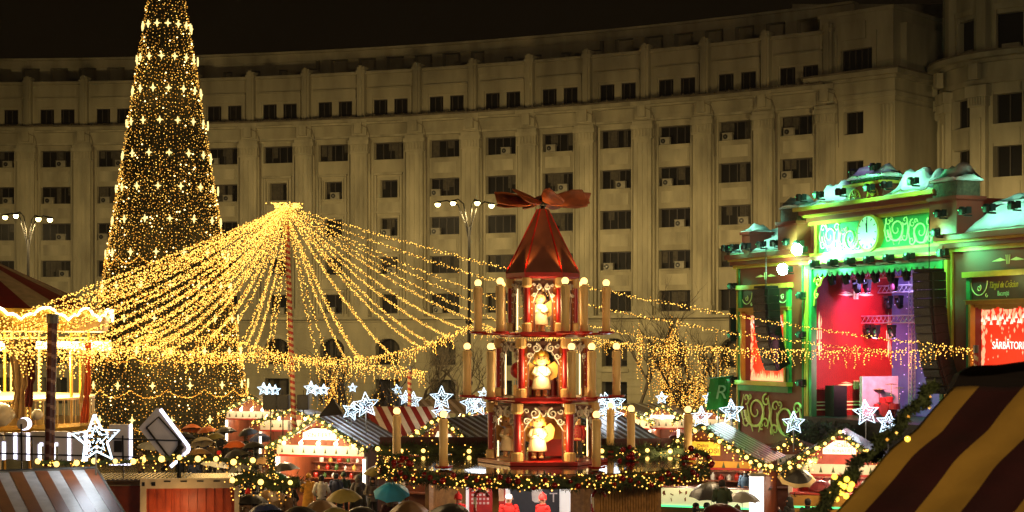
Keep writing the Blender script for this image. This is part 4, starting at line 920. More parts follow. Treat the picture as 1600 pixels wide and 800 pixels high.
for k, zt in ((0, 5.2), (1, 7.18)):      # coloured toy parcels on the turning discs
    for j, (a, cc) in enumerate(((100, 0), (140, 1), (30, 2), (60, 0))):
        z = TI[k][0] + .05; r = TI[k][1] * .62; q = MB(); q.m = cc; h = .35 + .12 * j; q.box(-.2, .2, -.2, .2, 0, h); q.m = 3; q.box(-.21, .21, -.03, .03, 0, h + .01); q.box(-.03, .03, -.21, .21, 0, h + .012)
        o = q.build('parcel', [mat('toy_red', '#b81c0c'), mat('parcel_green', '#1c5a30', .4), mat('toy_yellow', '#e0a020'), M_pcream]); o.matrix_basis = Matrix.Translation((PX + r * math.cos(R(a)), PD + r * math.sin(R(a)), z)) @ Matrix.Rotation(a, 4, 'Z')
        tag(o, '%s toy parcel with cream ribbon at the back of the %s tier' % (['red', 'dark green', 'yellow', 'tall red'][j], ['lowest', 'middle'][k]), 'parcel')
# garlands: foliage and bulbs along a path
M_garl = mat('garland_green', (.05, .075, .018), .8, vary=.6, scale=5); M_bauble = mat('red_bauble', '#8a0c0c', .15, .3)
UNIT = {}
def unit(name, p, r, m, parent):
    if name not in UNIT: q = MB(); q.smooth = True; q.ball((0, 0, 0), 1, 10, 8); o = q.build(name, m); UNIT[name] = o.data; bpy.data.objects.remove(o)
    o = bpy.data.objects.new(name, UNIT[name]); COL.objects.link(o); o.parent = parent; o.matrix_basis = parent.matrix_basis.inverted() @ Matrix.Translation(p) @ Matrix.Scale(r, 4); return o
def garland(name, label, path, r=.16, dens=110, big=.0, bigs=.3, small=14, drops=0, red=0, group=None, bulbr=.05, seed=1, hang=.0, m_big=None):
    rnd = random.Random(seed); base = Vector(path[0]); base.z = min(p[2] for p in path); t = thing(name, label, 'garland', base, 0, group or 'lit fir garlands')
    q = MB(); L = sum((Vector(b) - Vector(a)).length for a, b in zip(path, path[1:])); P = along(path, 1 / dens)
    for p in P:
        d = Vector((rnd.gauss(0, 1), rnd.gauss(0, 1), rnd.gauss(0, 1))).normalized(); c = p + d * r * rnd.uniform(.1, .9); e = (d + Vector((rnd.gauss(0, .5), rnd.gauss(0, .5), rnd.gauss(0, .5)))).normalized() * rnd.uniform(.06, .16) * (r / .16) ** .5 * (1 if p.y > 20 else .42); b = e.orthogonal().normalized() * (.022 if p.y > 20 else .009)
        q.add([c - b, c + b, c + e], [(0, 1, 2)])
    q.tube(path, r * .55, 6); q.build('foliage', M_garl, t, True)
    q = MB()
    if big:
        for p in along(path, bigs): o = Vector((rnd.gauss(0, .02), -r * .9, rnd.uniform(-.04, .06))); unit('globe_bulb', p + o, bulbr * rnd.uniform(.85, 1.15), emi('warm_globe', (1, .60, .14), 3.2, True), t)
    for i in range(int(L * small * .55)):
        p = pt([Vector(v) for v in path], rnd.random()); d = Vector((rnd.gauss(0, .8), -abs(rnd.gauss(0, 1)), rnd.gauss(0, .9))).normalized(); q.m = rnd.choice([0, 0, 1]); q.bulbs([p + d * r * rnd.uniform(.8, 1.25)], rnd.uniform(.012, .026) * (1.2 if p.y > 20 else .5))
    if drops:
        for p in along(path, .3):
            z = r * .6; Ld = rnd.uniform(.1, drops)
            while z < Ld + r: q.m = rnd.choice([0, 1]); q.bulbs([(p.x + rnd.gauss(0, .04), p.y - r + rnd.gauss(0, .04), p.z - z)], .026); z += rnd.uniform(.07, .13)
    if q.v: tag(q.build('string_lights', [M_bulb, M_bulb2], t, True), kind='stuff')
    if red:
        for p in along(path, red): unit('bauble', p + Vector((rnd.uniform(-.1, .1), -r * .8, rnd.uniform(-.12, .12))), rnd.uniform(.06, .1), M_bauble, t)
    return t
def ring(r, z, a0, a1, n=60, w=.06): return [Vector((PX + r * math.cos(R(a0 + (a1 - a0) * i / n)), PD + r * math.sin(R(a0 + (a1 - a0) * i / n)), z + w * math.sin(i * 1.3))) for i in range(n + 1)]
garland('rim_garland', 'thick fir garland with red baubles and lights along the front rim of the pyramid platform', ring(4.88, 3.02, 178, 362), .24, 420, 0, small=42, red=.33, seed=4, group='garlands round the pyramid rim')
garland('rim_garland', 'fir garland with lights along the back rim of the pyramid platform', ring(4.88, 3.05, 0, 180), .17, 150, 0, small=12, seed=5, group='garlands round the pyramid rim')
def wreath(x, y, z, r, label, seed): 
    return garland('bauble_wreath', label, [Vector((x + r * math.cos(a), y, z + r * .7 * math.sin(a))) for a in [2 * PI * i / 20 for i in range(21)]], .13, 300, 0, small=26, red=.22, seed=seed, group='wreaths at the candle feet')
wreath(at(620, 0, 45.8).x, 49.0 - 1.2, 3.36, .3, 'bauble wreath at the foot of the leftmost rim candle', 31); wreath(at(986, 0, 48.9).x, 50.5, 3.42, .22, 'bauble wreath at the foot of the candle right of the tiers', 32); wreath(at(1085, 0, 49.6).x, 49.2, 3.3, .42, 'big bauble wreath at the right end of the rim', 33)
# kiosk below
ks = thing('kiosk', 'octagonal wooden drinks kiosk under the pyramid with bright serving windows and slatted wall', 'kiosk', (PX, PD, 0)); M_slat = mat('slat_wood', '#a87a40', .6, vary=.35, scale=8)
def kwall(a0, a1, r=3.7): return Vector((r * math.cos(R(a0)), r * math.sin(R(a0)), 0)), Vector((r * math.cos(R(a1)), r * math.sin(R(a1)), 0))
q = MB(); q.lathe([(4.3, 2.78), (4.5, 2.95), (0.02, 2.96)], 48); q.build('ceiling', M_wood, ks)
q = MB(); q.lathe([(3.75, 0), (3.75, .5), (.02, .5)], 8, ph=R(22.5)); q.build('floor', M_slat, ks)
for i in range(8):
    a0, a1 = 22.5 + 45 * i, 67.5 + 45 * i; p0, p1 = kwall(a0, a1); d = (p1 - p0); L = d.length; an = math.atan2(d.y, d.x)
    q = MB(); q.T = Matrix.Translation(p0) @ Matrix.Rotation(an, 4, 'Z'); q.m = 0; q.box(-.09, .09, -.09, .09, 0, 2.8); q.T = q.T
    if i in (6, 0, 1, 2):       # slatted solid walls
        if i == 6:
            for j in range(int(L / .12)): q.box(.1 + j * .12, .1 + j * .12 + .09, -.05, -.01, 0, 2.78)
        q.box(.05, L - .05, 0, .06, 0, 2.78); q.build('slatted_wall', [M_slat], ks)
    else:
        q.box(.05, L - .05, -.02, .08, .5, 1.5); q.box(0, L, -.25, .2, 1.5, 1.56); q.build('counter', [M_slat], ks)
q = MB(); q.m = 0; q.box(-2.4, .9, 1.3, 1.42, .5, 2.75); q.m = 1; q.box(-1.0, .55, 1.2, 1.3, 1.4, 2.7); q.build('back_wall', [emi('lit_white_panel', (.95, .88, .8), .55, True), mat('menu_board', '#2e333c', .6)], ks)
q = MB(); q.m = 0; q.box(-2.3, -1.15, 1.24, 1.3, 1.5, 2.6); q.m = 1
for i in range(5):
    for j in range(5): q.box(-2.22 + i * .12, -2.15 + i * .12, 1.225, 1.24, 1.8 + j * .13, 1.87 + j * .13)
q.m = 2; q.box(-1.55, -1.2, 1.2, 1.24, 1.9, 2.5); q.build('red_poster', [mat('poster_red', '#c82018', .5), mat('poster_dot', '#f0d0c8', .5), mat('poster_cream', '#e8b890', .5)], ks)
q = MB(); q.smooth = True     # chalk mug on the menu board
q.T = Matrix.Translation((-.15, 1.19, 2.2)) @ Matrix.Rotation(R(90), 4, 'X'); q.lathe([(.001, -.01), (.17, -.01), (.17, .0), (.001, .01)], 16); q.T = Matrix.Translation((-.15, 1.19, 2.2)); q.smooth = False; q.prism([(-.18, 0), (-.16, -.28), (-.08, -.34), (.08, -.34), (.16, -.28), (.18, 0)], -.01, 0); q.tube([(.17, 0, -.05), (.28, 0, -.09), (.26, 0, -.2), (.15, 0, -.22)], .03, 5); q.build('chalk_mug', M_scrwhite if False else mat('chalk_white', (.8, .8, .78), .7), ks)
text('lettering', 'CACAO & CHURROS', .09, mat('chalk_white', (.8, .8, .78)), ks, Matrix.Translation((-.15, 1.185, 2.62)), .004) if False else None
text('lettering', 'T', .42, mat('chalk_white', (.8, .8, .78)), ks, Matrix.Translation((.36, 1.185, 2.0)), .004)
for x in (-1.3, -.2, .8): lamp('kiosk_light', (PX + x, PD - 1.6, 2.6), 60, (1, .9, .8), .2)
lamp('kiosk_light', (PX - 2.6, PD - .6, 2.55), 26, (1, .95, .9), .2)
for x, y in ((-2.0, -3.35), (1.35, -3.3)):
    t = thing('candy_cane', 'striped candy cane post left of the kiosk window' if x < 0 else 'striped candy cane post by the slatted kiosk wall', 'candy cane', (PX + x, PD + y - .3, 0), 0, 'candy canes at the kiosk'); q = MB(); N = 8; vs = []; P = [Vector((0, 0, z * .1)) for z in range(26)] + [Vector((.18 - .18 * math.cos(a), 0, 2.5 + .18 * math.sin(a))) for a in [PI * i / 8 for i in range(1, 9)]]
    q.tube(P, .045, N, cap=False); q.mi = [0 if ((i // N) * .18 + (i % N) / N) % 1 < .5 else 1 for i in range(len(q.f))]; q.build('cane', [M_red, M_cream], t)

# ---------------------------------------------------------------- carousel
CX, CD = at(-62, 0, 62).x, 62.0
ca = thing('carousel', 'golden double deck carousel with scalloped neon edge, drapes and striped roof', 'carousel', (CX, CD, 0)); M_cg = mat('carousel_gold', '#c89a30', .3, .4, vary=.2); M_neon = emi('warm_neon', (1, .82, .45), 6); M_pale = mat('carousel_cream', '#e8d090', .4)
CRr = 5.45; ZE = 8.0; NC = 18
q = MB(); n = 48; zap = 11.2
vs = [(CRr * math.cos(2 * PI * i / n), CRr * math.sin(2 * PI * i / n), ZE + .1) for i in range(n)] + [(.8 * math.cos(2 * PI * i / n), .8 * math.sin(2 * PI * i / n), zap - 1.0) for i in range(n)] + [(0, 0, zap)]
q.add(vs, []); 
for i in range(n):
    m_ = (i // 2) % 2
    for f in ((i, (i + 1) % n, (i + 1) % n + n, i + n), (i + n, (i + 1) % n + n, 2 * n)): q.f.append(f); q.mi.append(m_); q.sm.append(False)
q.build('striped_roof', [mat('canvas_red', '#8a1c10', .6), mat('canvas_cream', '#cdb488', .6)], ca)
q = MB(); q.lathe([(CRr - .15, ZE - .75), (CRr, ZE - .7), (CRr + .1, ZE - .2), (CRr + .05, ZE + .1)], 48, cap=False); q.lathe([(CRr - .1, ZE - .72), (.5, ZE - .5)], 48, cap=False); q.build('cornice', M_cg, ca)
for i in range(NC):
    a0 = 2 * PI * i / NC; q = MB(); P = []
    for j in range(13):
        f = j / 12; a = a0 + 2 * PI / NC * f; P.append(((CRr + .2) * math.cos(a), (CRr + .2) * math.sin(a), ZE + .12 - .42 * (1 - abs(2 * f - 1) ** 1.2) + .12 * (math.sin(f * PI * 4) ** 2)))
    q.tube(P, .05, 6); q.build('neon_scallop', M_neon, ca)
q = MB()
for i in range(900):
    a = random.uniform(0, 2 * PI); q.m = random.choice([0, 0, 1, 2]); q.bulbs([((CRr + .12) * math.cos(a), (CRr + .12) * math.sin(a), ZE - 1.25 + random.gauss(0, .11))], .045)
for i in range(700):
    a = random.uniform(0, 2 * PI); r = random.uniform(2, 5); q.m = random.choice([0, 1]); q.bulbs([(r * math.cos(a), r * math.sin(a), ZE - .95)], .035)
tag(q.build('rim_bulbs', [M_bulb, M_bulb2, M_bulbw], ca), kind='stuff')
q = MB(); q.lathe([(CRr - .1, ZE - 1.35), (CRr + .06, ZE - 1.3), (CRr + .06, ZE - 1.15), (CRr - .1, ZE - 1.1)], 48); q.build('upper_rail', M_neon, ca)
for z in (3.9, .4):
    q = MB(); q.lathe([(5.0, z - .3), (5.1, z - .15), (5.1, z), (.5, z)], 48); q.build('deck', M_cg, ca)
q = MB(); q.lathe([(1.5, .4), (1.5, 4), (1.3, 7.4)], 16); q.build('centre_drum', M_pale, ca)
for i in range(16):
    a = 2 * PI * i / 16 + .1; x, y = 1.56 * math.cos(a), 1.56 * math.sin(a); q = MB(); q.bulbs([(x * (1 - .02 * k), y * (1 - .02 * k), 4.1 + k * .22) for k in range(15)], .08); q.build('bulb_row', M_bulbw, ca)
for i in range(14):
    a = 2 * PI * i / 14 + .18; x, y = 4.75 * math.cos(a), 4.75 * math.sin(a); q = MB(); q.tube([(x, y, .4), (x, y, ZE - .7)], .06, 8); q.build('pole', M_cg, ca)
    if i % 2 == 0:
        for z in (4.1, 4.9): pass
for i in range(14):
    a = 2 * PI * i / 14 + .4; x, y = 3.4 * math.cos(a), 3.4 * math.sin(a); q = MB(); q.tube([(x, y, 3.9), (x, y, ZE - .6)], .03, 6); q.build('twisted_pole', M_pale, ca); q = MB(); q.m = 0; q.bulbs([(x * 1.02, y * 1.02, 4.0 + .17 * j) for j in range(17)], .05); tag(q.build('bulb_row', M_bulb, ca), kind='stuff')
q = MB()
for k in range(90):
    a = 2 * PI * k / 90; q.tube([(4.95 * math.cos(a), 4.95 * math.sin(a), 3.9), (4.95 * math.cos(a), 4.95 * math.sin(a), 4.75)], .022, 4)
q.lathe([(4.93, 4.75), (4.99, 4.75), (4.99, 4.83), (4.93, 4.83)], 48); q.build('railing', M_pale, ca)
def drape(px, d, top, bot, w0, label, m):
    c = at(px, 0, d); q = MB(); N = 16; vs = []; fs = []
    for j in range(13):
        f = j / 12; z = top + (bot - top) * f; wd = w0 * (1 - .75 * math.sin(PI * min(1, f * 1.1)) ** 1 * .6) * (1 if f < .6 else .55)
        for i in range(N + 1): u = i / N; vs.append((c.x - CX + (u - .5) * wd + .12 * math.sin(f * 3), d - CD + .08 * math.sin(u * 18), z))
    for j in range(12):
        for i in range(N): a = j * (N + 1) + i; fs.append((a, a + 1, a + N + 2, a + N + 1))
    q.smooth = True; q.add(vs, fs); o = q.build('drape', m, ca); o['label'] = label
drape(26, 57.3, 7.0, 4.2, 1.0, 'cream drape', mat('drape_cream', '#d8b070', .7)); drape(42, 57.4, 7.0, 4.6, .7, 'dark red drape', mat('drape_maroon', '#7a2010', .7)); drape(131, 60.2, 6.9, 3.9, .6, 'orange drape', mat('drape_orange', '#d05818', .7)); drape(125, 60.1, 6.9, 4.6, .3, 'cream drape', mat('drape_cream', '#d8b070'))
for px, r in ((2, .42), (58, .2), (15, .2)):
    c = at(px, 648, 57); q = MB(); q.smooth = True; q.ball((c.x - CX, c.y - CD, c.z), r, 14, 10); q.build('globe', mat('globe_milk', '#e8dcc0', .3), ca)
for a in (-90, -40, -140, 0): lamp('carousel_light', (CX + 3.6 * math.cos(R(a)), CD + 3.6 * math.sin(R(a)), 6.2), 900, (1, .66, .28), .4)
lamp('carousel_light', (CX + 5.4, CD - 3.4, 7.0), 60, (1, .66, .28), .4)
# ---------------------------------------------------------------- striped roofs and market stalls
M_rs = mat('roof_white', '#c4cad0', .4, vary=.15, scale=2, coat=.3); M_rb = mat('roof_brown_stripe', '#5c4436', .35, vary=.2, coat=.3); M_rr = mat('roof_red_stripe', '#7a1a12', .4, vary=.2, coat=.2)
M_cedar = mat('stall_wood', '#7a3a18', .55, vary=.3, scale=4, streak=.3); M_swhite = mat('stall_white', '#d8ccb8', .5, vary=.1); M_hot = emi('hot_white_strip', (1, .86, .62), 6)
def slope(q, A, B, C, D, n, t=.06, ma=0, mb=1, w=.5):      # A-B ridge, D-C eave; stripes run from ridge to eave
    A, B, C, D = map(Vector, (A, B, C, D)); up = (B - A).cross(D - A).normalized(); up = up if up.z > 0 else -up
    e = [0]
    for i in range(n): e += [(i + w) / n, (i + 1) / n]
    for i in range(len(e) - 1):
        P = [A.lerp(B, e[i]), A.lerp(B, e[i + 1]), D.lerp(C, e[i + 1]), D.lerp(C, e[i])]; lift = .012 if i % 2 else 0
        q.m = ma if i % 2 == 0 else mb
        q.add([p + up * (t / 2 + lift) for p in P] + [p - up * t / 2 for p in P], [(0, 1, 2, 3), (7, 6, 5, 4), (0, 4, 5, 1), (1, 5, 6, 2), (2, 6, 7, 3), (3, 7, 4, 0)])
def stall(px, yr, d, wid, ze, dep, yaw, label, sign=None, wall=None, open_z=(1.05, 2.3), n=7, fascia=None, lit=90, stripe=None, shelf=True, signc=None, seed=1, gar=None, frontbar=True, sh=.55, hot=True):
    zr_ = CH - (yr - HY) / F * d; base = at(px, 0, d); base.z = 0; t = thing('market_stall', label, 'market stall', base, -yaw, 'wooden stalls of the Christmas market'); h = wid / 2; rnd = random.Random(seed)
    wall = wall or M_cedar
    q = MB(); slope(q, (0, -.35, zr_), (0, dep, zr_), (h + .25, dep, ze), (h + .25, -.35, ze), n, ma=0, mb=1); q.build('roof_panel', [M_rs, stripe or M_rb], t)
    q = MB(); slope(q, (0, -.35, zr_), (0, dep, zr_), (-h - .25, dep, ze), (-h - .25, -.35, ze), n, ma=0, mb=1); q.build('roof_panel', [M_rs, stripe or M_rb], t)
    q = MB(); q.box(-h, -h + .05, 0, dep - .2, 0, ze); q.box(h - .05, h, 0, dep - .2, 0, ze); q.box(-h, h, dep - .25, dep - .2, 0, ze + .3); q.build('wall', [wall], t)
    q = MB(); q.prism([(-h, ze - .02), (0, zr_ - .07), (h, ze - .02)], -.02, .04)
    for i in range(-8, 9):
        x = i * h / 8.5; zt = zr_ - .07 - abs(x) / h * (zr_ - ze); q.box(x - .01, x + .01, -.035, -.02, ze, zt)
    q.build('gable', [wall], t)
    q = MB(); q.m = 0; q.box(-h, h, -.12, -.03, open_z[1] + .02, ze + .02); q.m = 1
    for i in range(8):
        x = -h + (i + .5) * wid / 8; zc = (open_z[1] + ze) / 2; q.add([(x - .06, -.125, zc - .1), (x + .06, -.125, zc - .1), (x, -.125, zc + .12)], [(0, 1, 2)])
    q.m = 2; q.box(-h, h, -.16, -.02, open_z[1] - .06, open_z[1] + .018); q.build('fascia', [fascia or M_swhite, mat('fascia_tree', '#3c4a20', .6), M_red], t)
    q = MB(); q.box(-h, h, -.3, .15, open_z[0] - .05, open_z[0]); q.box(-h + .03, h - .03, -.02, .05, 0, open_z[0] - .05); q.build('counter', [wall, M_swhite], t)
    for s in (-1, 1): q = MB(); q.box(s * h - .07, s * h + .07, -.1, .04, 0, open_z[1]); q.build('corner_post', [M_swhite], t)
    if shelf:
        for z in [open_z[0] + .05 + .33 * j for j in range(3 if open_z[0] < 1.5 else 2)]:
            q = MB(); q.m = 0; q.box(-h + .2, h - .2, dep - .75, dep - .4, z - .04, z); sf = q.build('shelf', [M_cedar], t)
        for k in range(int(wid * 6)):
            x = -h + .3 + k * (wid - .6) / int(wid * 6); z = open_z[0] + .05 + .33 * (k % (3 if open_z[0] < 1.5 else 2)); q = MB(); r = rnd.uniform(.06, .11); hh = rnd.uniform(.18, .28); q.smooth = True; q.lathe([(r, 0), (r, hh * .7), (r * .45, hh * .85), (r * .45, hh)], 8)
            c = k % 4; o = q.build('jar', [mat('jar_%d' % c, ['#b03020', '#c8a048', '#d8d0c0', '#405828'][c], .25)]); M = t.matrix_basis @ Matrix.Translation((x, dep - .58, z)); o.matrix_basis = M
            tag(o, '%s jar on the back shelf of the stall %s' % (['red', 'amber', 'white', 'green'][c], gar), 'jar', 'jars on stall shelves')
    if sign:
        q = MB(); P = signc[1]; q.prism(P, -.18, -.1); sg = q.build('sign_board', [signc[0]], t)
        for s_, sz, x, z, m in sign: text('lettering', s_, sz, m, sg, Matrix.Translation((x, -.19, z)), .004)
    M = t.matrix_basis
    for i in range(5):
        x = -h + (i + .5) * wid / 5
        if hot: q = MB(); q.smooth = True; q.ball((x, -.25, ze + .12), .085, 10, 8); q.tube([(x, -.25, ze + .2), (x, -.03, ze + .3)], .015, 4); q.build('spot_lamp', [emi('hot_spot', (1, .85, .55), 12)], t)
        if i in (1, 3): lamp('stall_lamp', M @ Vector((x, -1.5, ze + .15)), lit * .4, (1, .72, .4), .12); lamp('stall_lamp', M @ Vector((x, dep * .3, open_z[1] - .05)), lit * .45, (1, .84, .6), .15)
    for s in (-1, 1):
        if hot: q = MB(); q.box(s * h - .05, s * h + .05, -.13, -.1, open_z[0], open_z[1] - .1); q.build('light_strip', [M_hot], t)
    # garland up and down the gable
    P = [M @ Vector(v) for v in ((-h - .3, -.45, ze - .12), (-h * .5, -.45, (ze + zr_) / 2 - .02), (0, -.45, zr_ + .06), (h * .5, -.45, (ze + zr_) / 2 - .02), (h + .3, -.45, ze - .12))]
    garland('gable_garland', 'lit garland framing the gable of the stall ' + gar, P, .17, 150, 1, .34, 14, seed=seed, group='gable garlands', bulbr=.062, drops=.25)
    return t
M_dkr = mat('dark_red_lettering', '#5a1208'); M_yel = mat('sign_yellow', '#d89a10', .5); M_ysgn = emi('lit_yellow_sign', (1, .55, .04), .55); M_wsgn = emi('lit_white_sign', (1, .88, .7), .8); M_pinkw = mat('pink_wall', '#a8382c', .5, vary=.2)
s1 = stall(502, 652, 66, 4.0, 2.66, 3.2, R(22), 'brightly lit wooden stall left of centre with people queueing before it', sign=[('VIN FIERT', .26, 0, 3.1, M_dkr)], signc=(M_wsgn, [(-.75, 2.93), (.75, 2.93), (.75, 3.2), (.3, 3.38), (-.3, 3.38), (-.75, 3.2)]), lit=520, gar='with the queue of people', seed=2, open_z=(1.1, 2.28))
s4 = stall(1098, 668, 54, 3.9, 2.95, 3.0, R(20), 'stall with yellow lit sign right of the pyramid rim', sign=[('CT GOGOȘI', .21, .0, 3.3, M_dkr), ('Delicii', .15, .05, 3.47, M_dkr)], signc=(M_ysgn, [(-.62, 3.16), (.62, 3.16), (.62, 3.52), (.35, 3.6), (-.35, 3.6), (-.62, 3.5)]), fascia=M_yel, lit=170, gar='with the yellow sign', seed=4, open_z=(2.08, 2.74), hot=False)
s5 = stall(1312, 677, 55, 3.3, 2.75, 2.6, R(16), 'red stall with a white lit sign below the stage at right', sign=[('Casa', .2, .1, 3.42, M_dkr), ('CU BUNĂTĂȚI', .15, 0, 3.22, mat('pink_letters', '#c05878'))], signc=(M_wsgn, [(-.55, 3.12), (.55, 3.12), (.55, 3.3), (.2, 3.58), (-.15, 3.58), (-.55, 3.3)]), wall=M_pinkw, lit=260, gar='under the stage', seed=5, open_z=(1.8, 2.42), hot=False)
s2 = stall(695, 655, 58, 3.4, 3.15, 3.4, R(26), 'stall half hidden behind the left of the pyramid with bright gable', signc=(M_wsgn, [(-.4, 3.3), (.5, 3.3), (.3, 3.62), (-.2, 3.72)]), sign=[('BAR', .2, 0, 3.42, M_dkr)], lit=90, gar='behind the left of the pyramid', seed=6, open_z=(1.5, 2.8), hot=False)
s3 = stall(905, 655, 58, 3.6, 3.05, 3.4, R(30), 'stall half hidden behind the right of the pyramid tiers', lit=80, gar='behind the right of the pyramid', seed=7, open_z=(1.5, 2.8), hot=False)
s6 = stall(1036, 636, 86, 2.9, 2.75, 3.0, R(16), 'small far stall with bright sign seen between the candles at right', signc=(M_wsgn, [(-.5, 2.78), (.6, 2.78), (.6, 3.0), (-.5, 3.0)]), sign=[('MENU', .16, 0, 2.89, M_dkr)], lit=190, gar='far back at the right', seed=8, open_z=(1.2, 2.3), shelf=False)
s7 = stall(975, 636, 86, 2.8, 2.75, 3.0, R(16), 'small far stall nearest the pyramid tiers at right', lit=150, gar='far back beside the tiers', seed=9, open_z=(1.2, 2.3), shelf=False)
s8 = stall(396, 620, 92, 3.2, 2.9, 3.2, R(14), 'far stall beside the foot of the giant lit tree', lit=200, gar='at the foot of the giant tree', seed=10, open_z=(1.2, 2.5), shelf=False)
s9 = stall(1105, 635, 84, 3.0, 2.85, 3.0, R(18), 'far stall beneath the green banner', lit=90, gar='beneath the green banner', seed=12, open_z=(1.2, 2.4), shelf=False)
s10 = stall(1238, 690, 66, 2.5, 2.3, 2.6, R(10), 'low dark stall between the yellow sign and the stage', lit=14, gar='low between two brighter ones', seed=13, open_z=(1.0, 1.9), shelf=False, hot=False)
s11 = stall(458, 642, 84, 3.4, 2.8, 3.0, R(5), 'far bright stall behind the tall mast', lit=210, gar='behind the tall mast', seed=14, open_z=(1.1, 2.3), shelf=False)
s12 = stall(760, 640, 80, 3.4, 3.0, 3.0, R(20), 'far stall left of the pyramid tiers with grey striped roof', lit=110, gar='far back left of the tiers', seed=15, open_z=(1.1, 2.3), shelf=False)
q = MB(); q.box(-1.9, 1.9, -.42, -.32, 1.5, 2.06); q.m = 1
for i in range(26):
    x = random.uniform(-1.8, 1.8); z = random.uniform(1.62, 1.98); a = random.uniform(0, 3); q.add([(x - .08 * math.cos(a), -.425, z - .08 * math.sin(a)), (x + .03, -.425, z - .04), (x + .08 * math.cos(a), -.425, z + .08 * math.sin(a)), (x - .03, -.425, z + .04)], [(0, 1, 2, 3)])
q.m = 2; q.box(-1.9, 1.9, -.45, -.38, 1.44, 1.5); q.build('counter_front', [emi('lit_leaf_panel', (.75, .85, .5), .42), mat('leaf_print', '#8a4a18', .6), emi('green_strip', (.1, 1, .3), 1.6)], s4)
q = MB(); q.box(-1.6, 1.6, -.4, -.3, .9, 1.72); q.m = 1; q.box(-1.6, 1.6, -.42, -.38, 1.3, 1.36); q.build('counter_front', [mat('counter_ochre', '#a8782c', .5), emi('green_strip', (.1, 1, .3), 1.6)], s5)
# long eave garlands with hanging globes between stalls
def eave(x0, x1, y, d, label, seed, gl=True):
    a, b = at(x0, y, d), at(x1, y, d); P = [a.lerp(b, i / 10) - Vector((0, 0, .06 * math.sin(i * 1.9))) for i in range(11)]
    t = garland('eave_garland', label, P, .3, 330, 1 if gl else 0, .75, 12, drops=.12, seed=seed, group='garlands along stall eaves', bulbr=.07)
    q = MB(); q.box(a.x, b.x, a.y + .35, a.y + .5, a.z + .1, a.z + .4); q.build('beam', [mat('beam_maroon', '#4a120a', .5)], t, True)
    return t
eave(592, 775, 703, 53.5, 'dense garland with hanging globe bulbs left of the pyramid tiers', 41); eave(905, 1075, 705, 53.5, 'dense garland with hanging globe bulbs right of the pyramid tiers', 42)
a, b = at(1172, 722, 52.5), at(1275, 716, 54); garland('eave_garland', 'sagging garland between the yellow sign stall and the stall under the stage', sag(a, b, .25, 12), .15, 150, 1, .42, 14, drops=.3, seed=43, group='garlands along stall eaves', bulbr=.07)
# light column beside the yellow sign stall
cl = thing('light_column', 'tall glowing white column at the corner of the yellow sign stall', 'light column', (at(1182, 0, 52).x, 52, 0)); q = MB(); q.box(-.2, .2, -.2, .2, 1.0, 2.62); q.build('glowing_panel', emi('column_white', (1, .93, .85), 3, True), cl)
q = MB(); q.box(-.24, .24, -.24, .24, 0, 1.0); q.box(-.24, .24, -.24, .24, 2.62, 2.7); q.build('frame', M_steel, cl)
# striped tents behind
def tent(px, d, yt, w, dep, ze, label, m1, m2, n=10):
    z = CH - (yt - HY) / F * d; b = at(px, 0, d); t = thing('striped_tent', label, 'tent', (b.x, d, 0)); h = w / 2; q = MB()
    slope(q, (-h, dep / 2, z), (h, dep / 2, z), (h + .8, -.4, ze), (-h + .8, -.4, ze), n, .03); slope(q, (-h, dep / 2, z), (h, dep / 2, z), (h, dep, ze), (-h, dep, ze), n, .03); q.build('canopy', [m1, m2], t)
    for x in (-h + .8, h + .75): q = MB(); q.tube([(x, -.3, 0), (x, -.3, ze)], .04, 6); q.build('leg', M_steel, t)
    return t
M_tr = mat('tent_red', '#8e1f14', .5, vary=.15); M_tc = mat('tent_cream', '#e2c9a4', .5, vary=.1)
tent(628, 72, 638, 3.6, 3.0, 2.75, 'big red and cream striped tent behind the queue stall', M_tr, M_tc, 7)
tent(688, 88, 626, 4.5, 3, 3.0, 'pale striped tent roof below the arched window', M_tc, mat('tent_tan', '#a88c60', .5), 9)
tent(1000, 95, 632, 5.5, 3, 2.9, 'long grey striped tent roof behind the far right stalls', M_rs, M_rb, 11)
tent(1090, 92, 633, 4.0, 3, 2.9, 'grey striped tent roof left of the green banner', M_rs, M_rb, 12)
def dark_tent(px, d, yt, w, label):
    z = CH - (yt - HY) / F * d; b = at(px, 0, d); t = thing('peaked_tent', label, 'tent', (b.x, d, 0)); q = MB(); q.lathe([(w / 2, z - 1.25), (w * .28, z - .75), (w * .1, z - .3), (.03, z)], 4, ph=PI / 4); q.lathe([(w / 2, z - 1.5), (w / 2, z - 1.25)], 4, ph=PI / 4, cap=False); q.build('canopy', mat('tent_black', '#1a1512', .5, vary=.3), t)
    for s in (-1, 1):
        for s2 in (-1, 1): q = MB(); q.tube([(s * w * .35, s2 * w * .35, 0), (s * w * .35, s2 * w * .35, z - 1.3)], .04, 6); q.build('leg', M_steel, t)
dark_tent(602, 88, 604, 5.4, 'black peaked tent behind the red and cream striped one'); dark_tent(520, 84, 621, 2.6, 'small black peaked tent right of the tall mast')
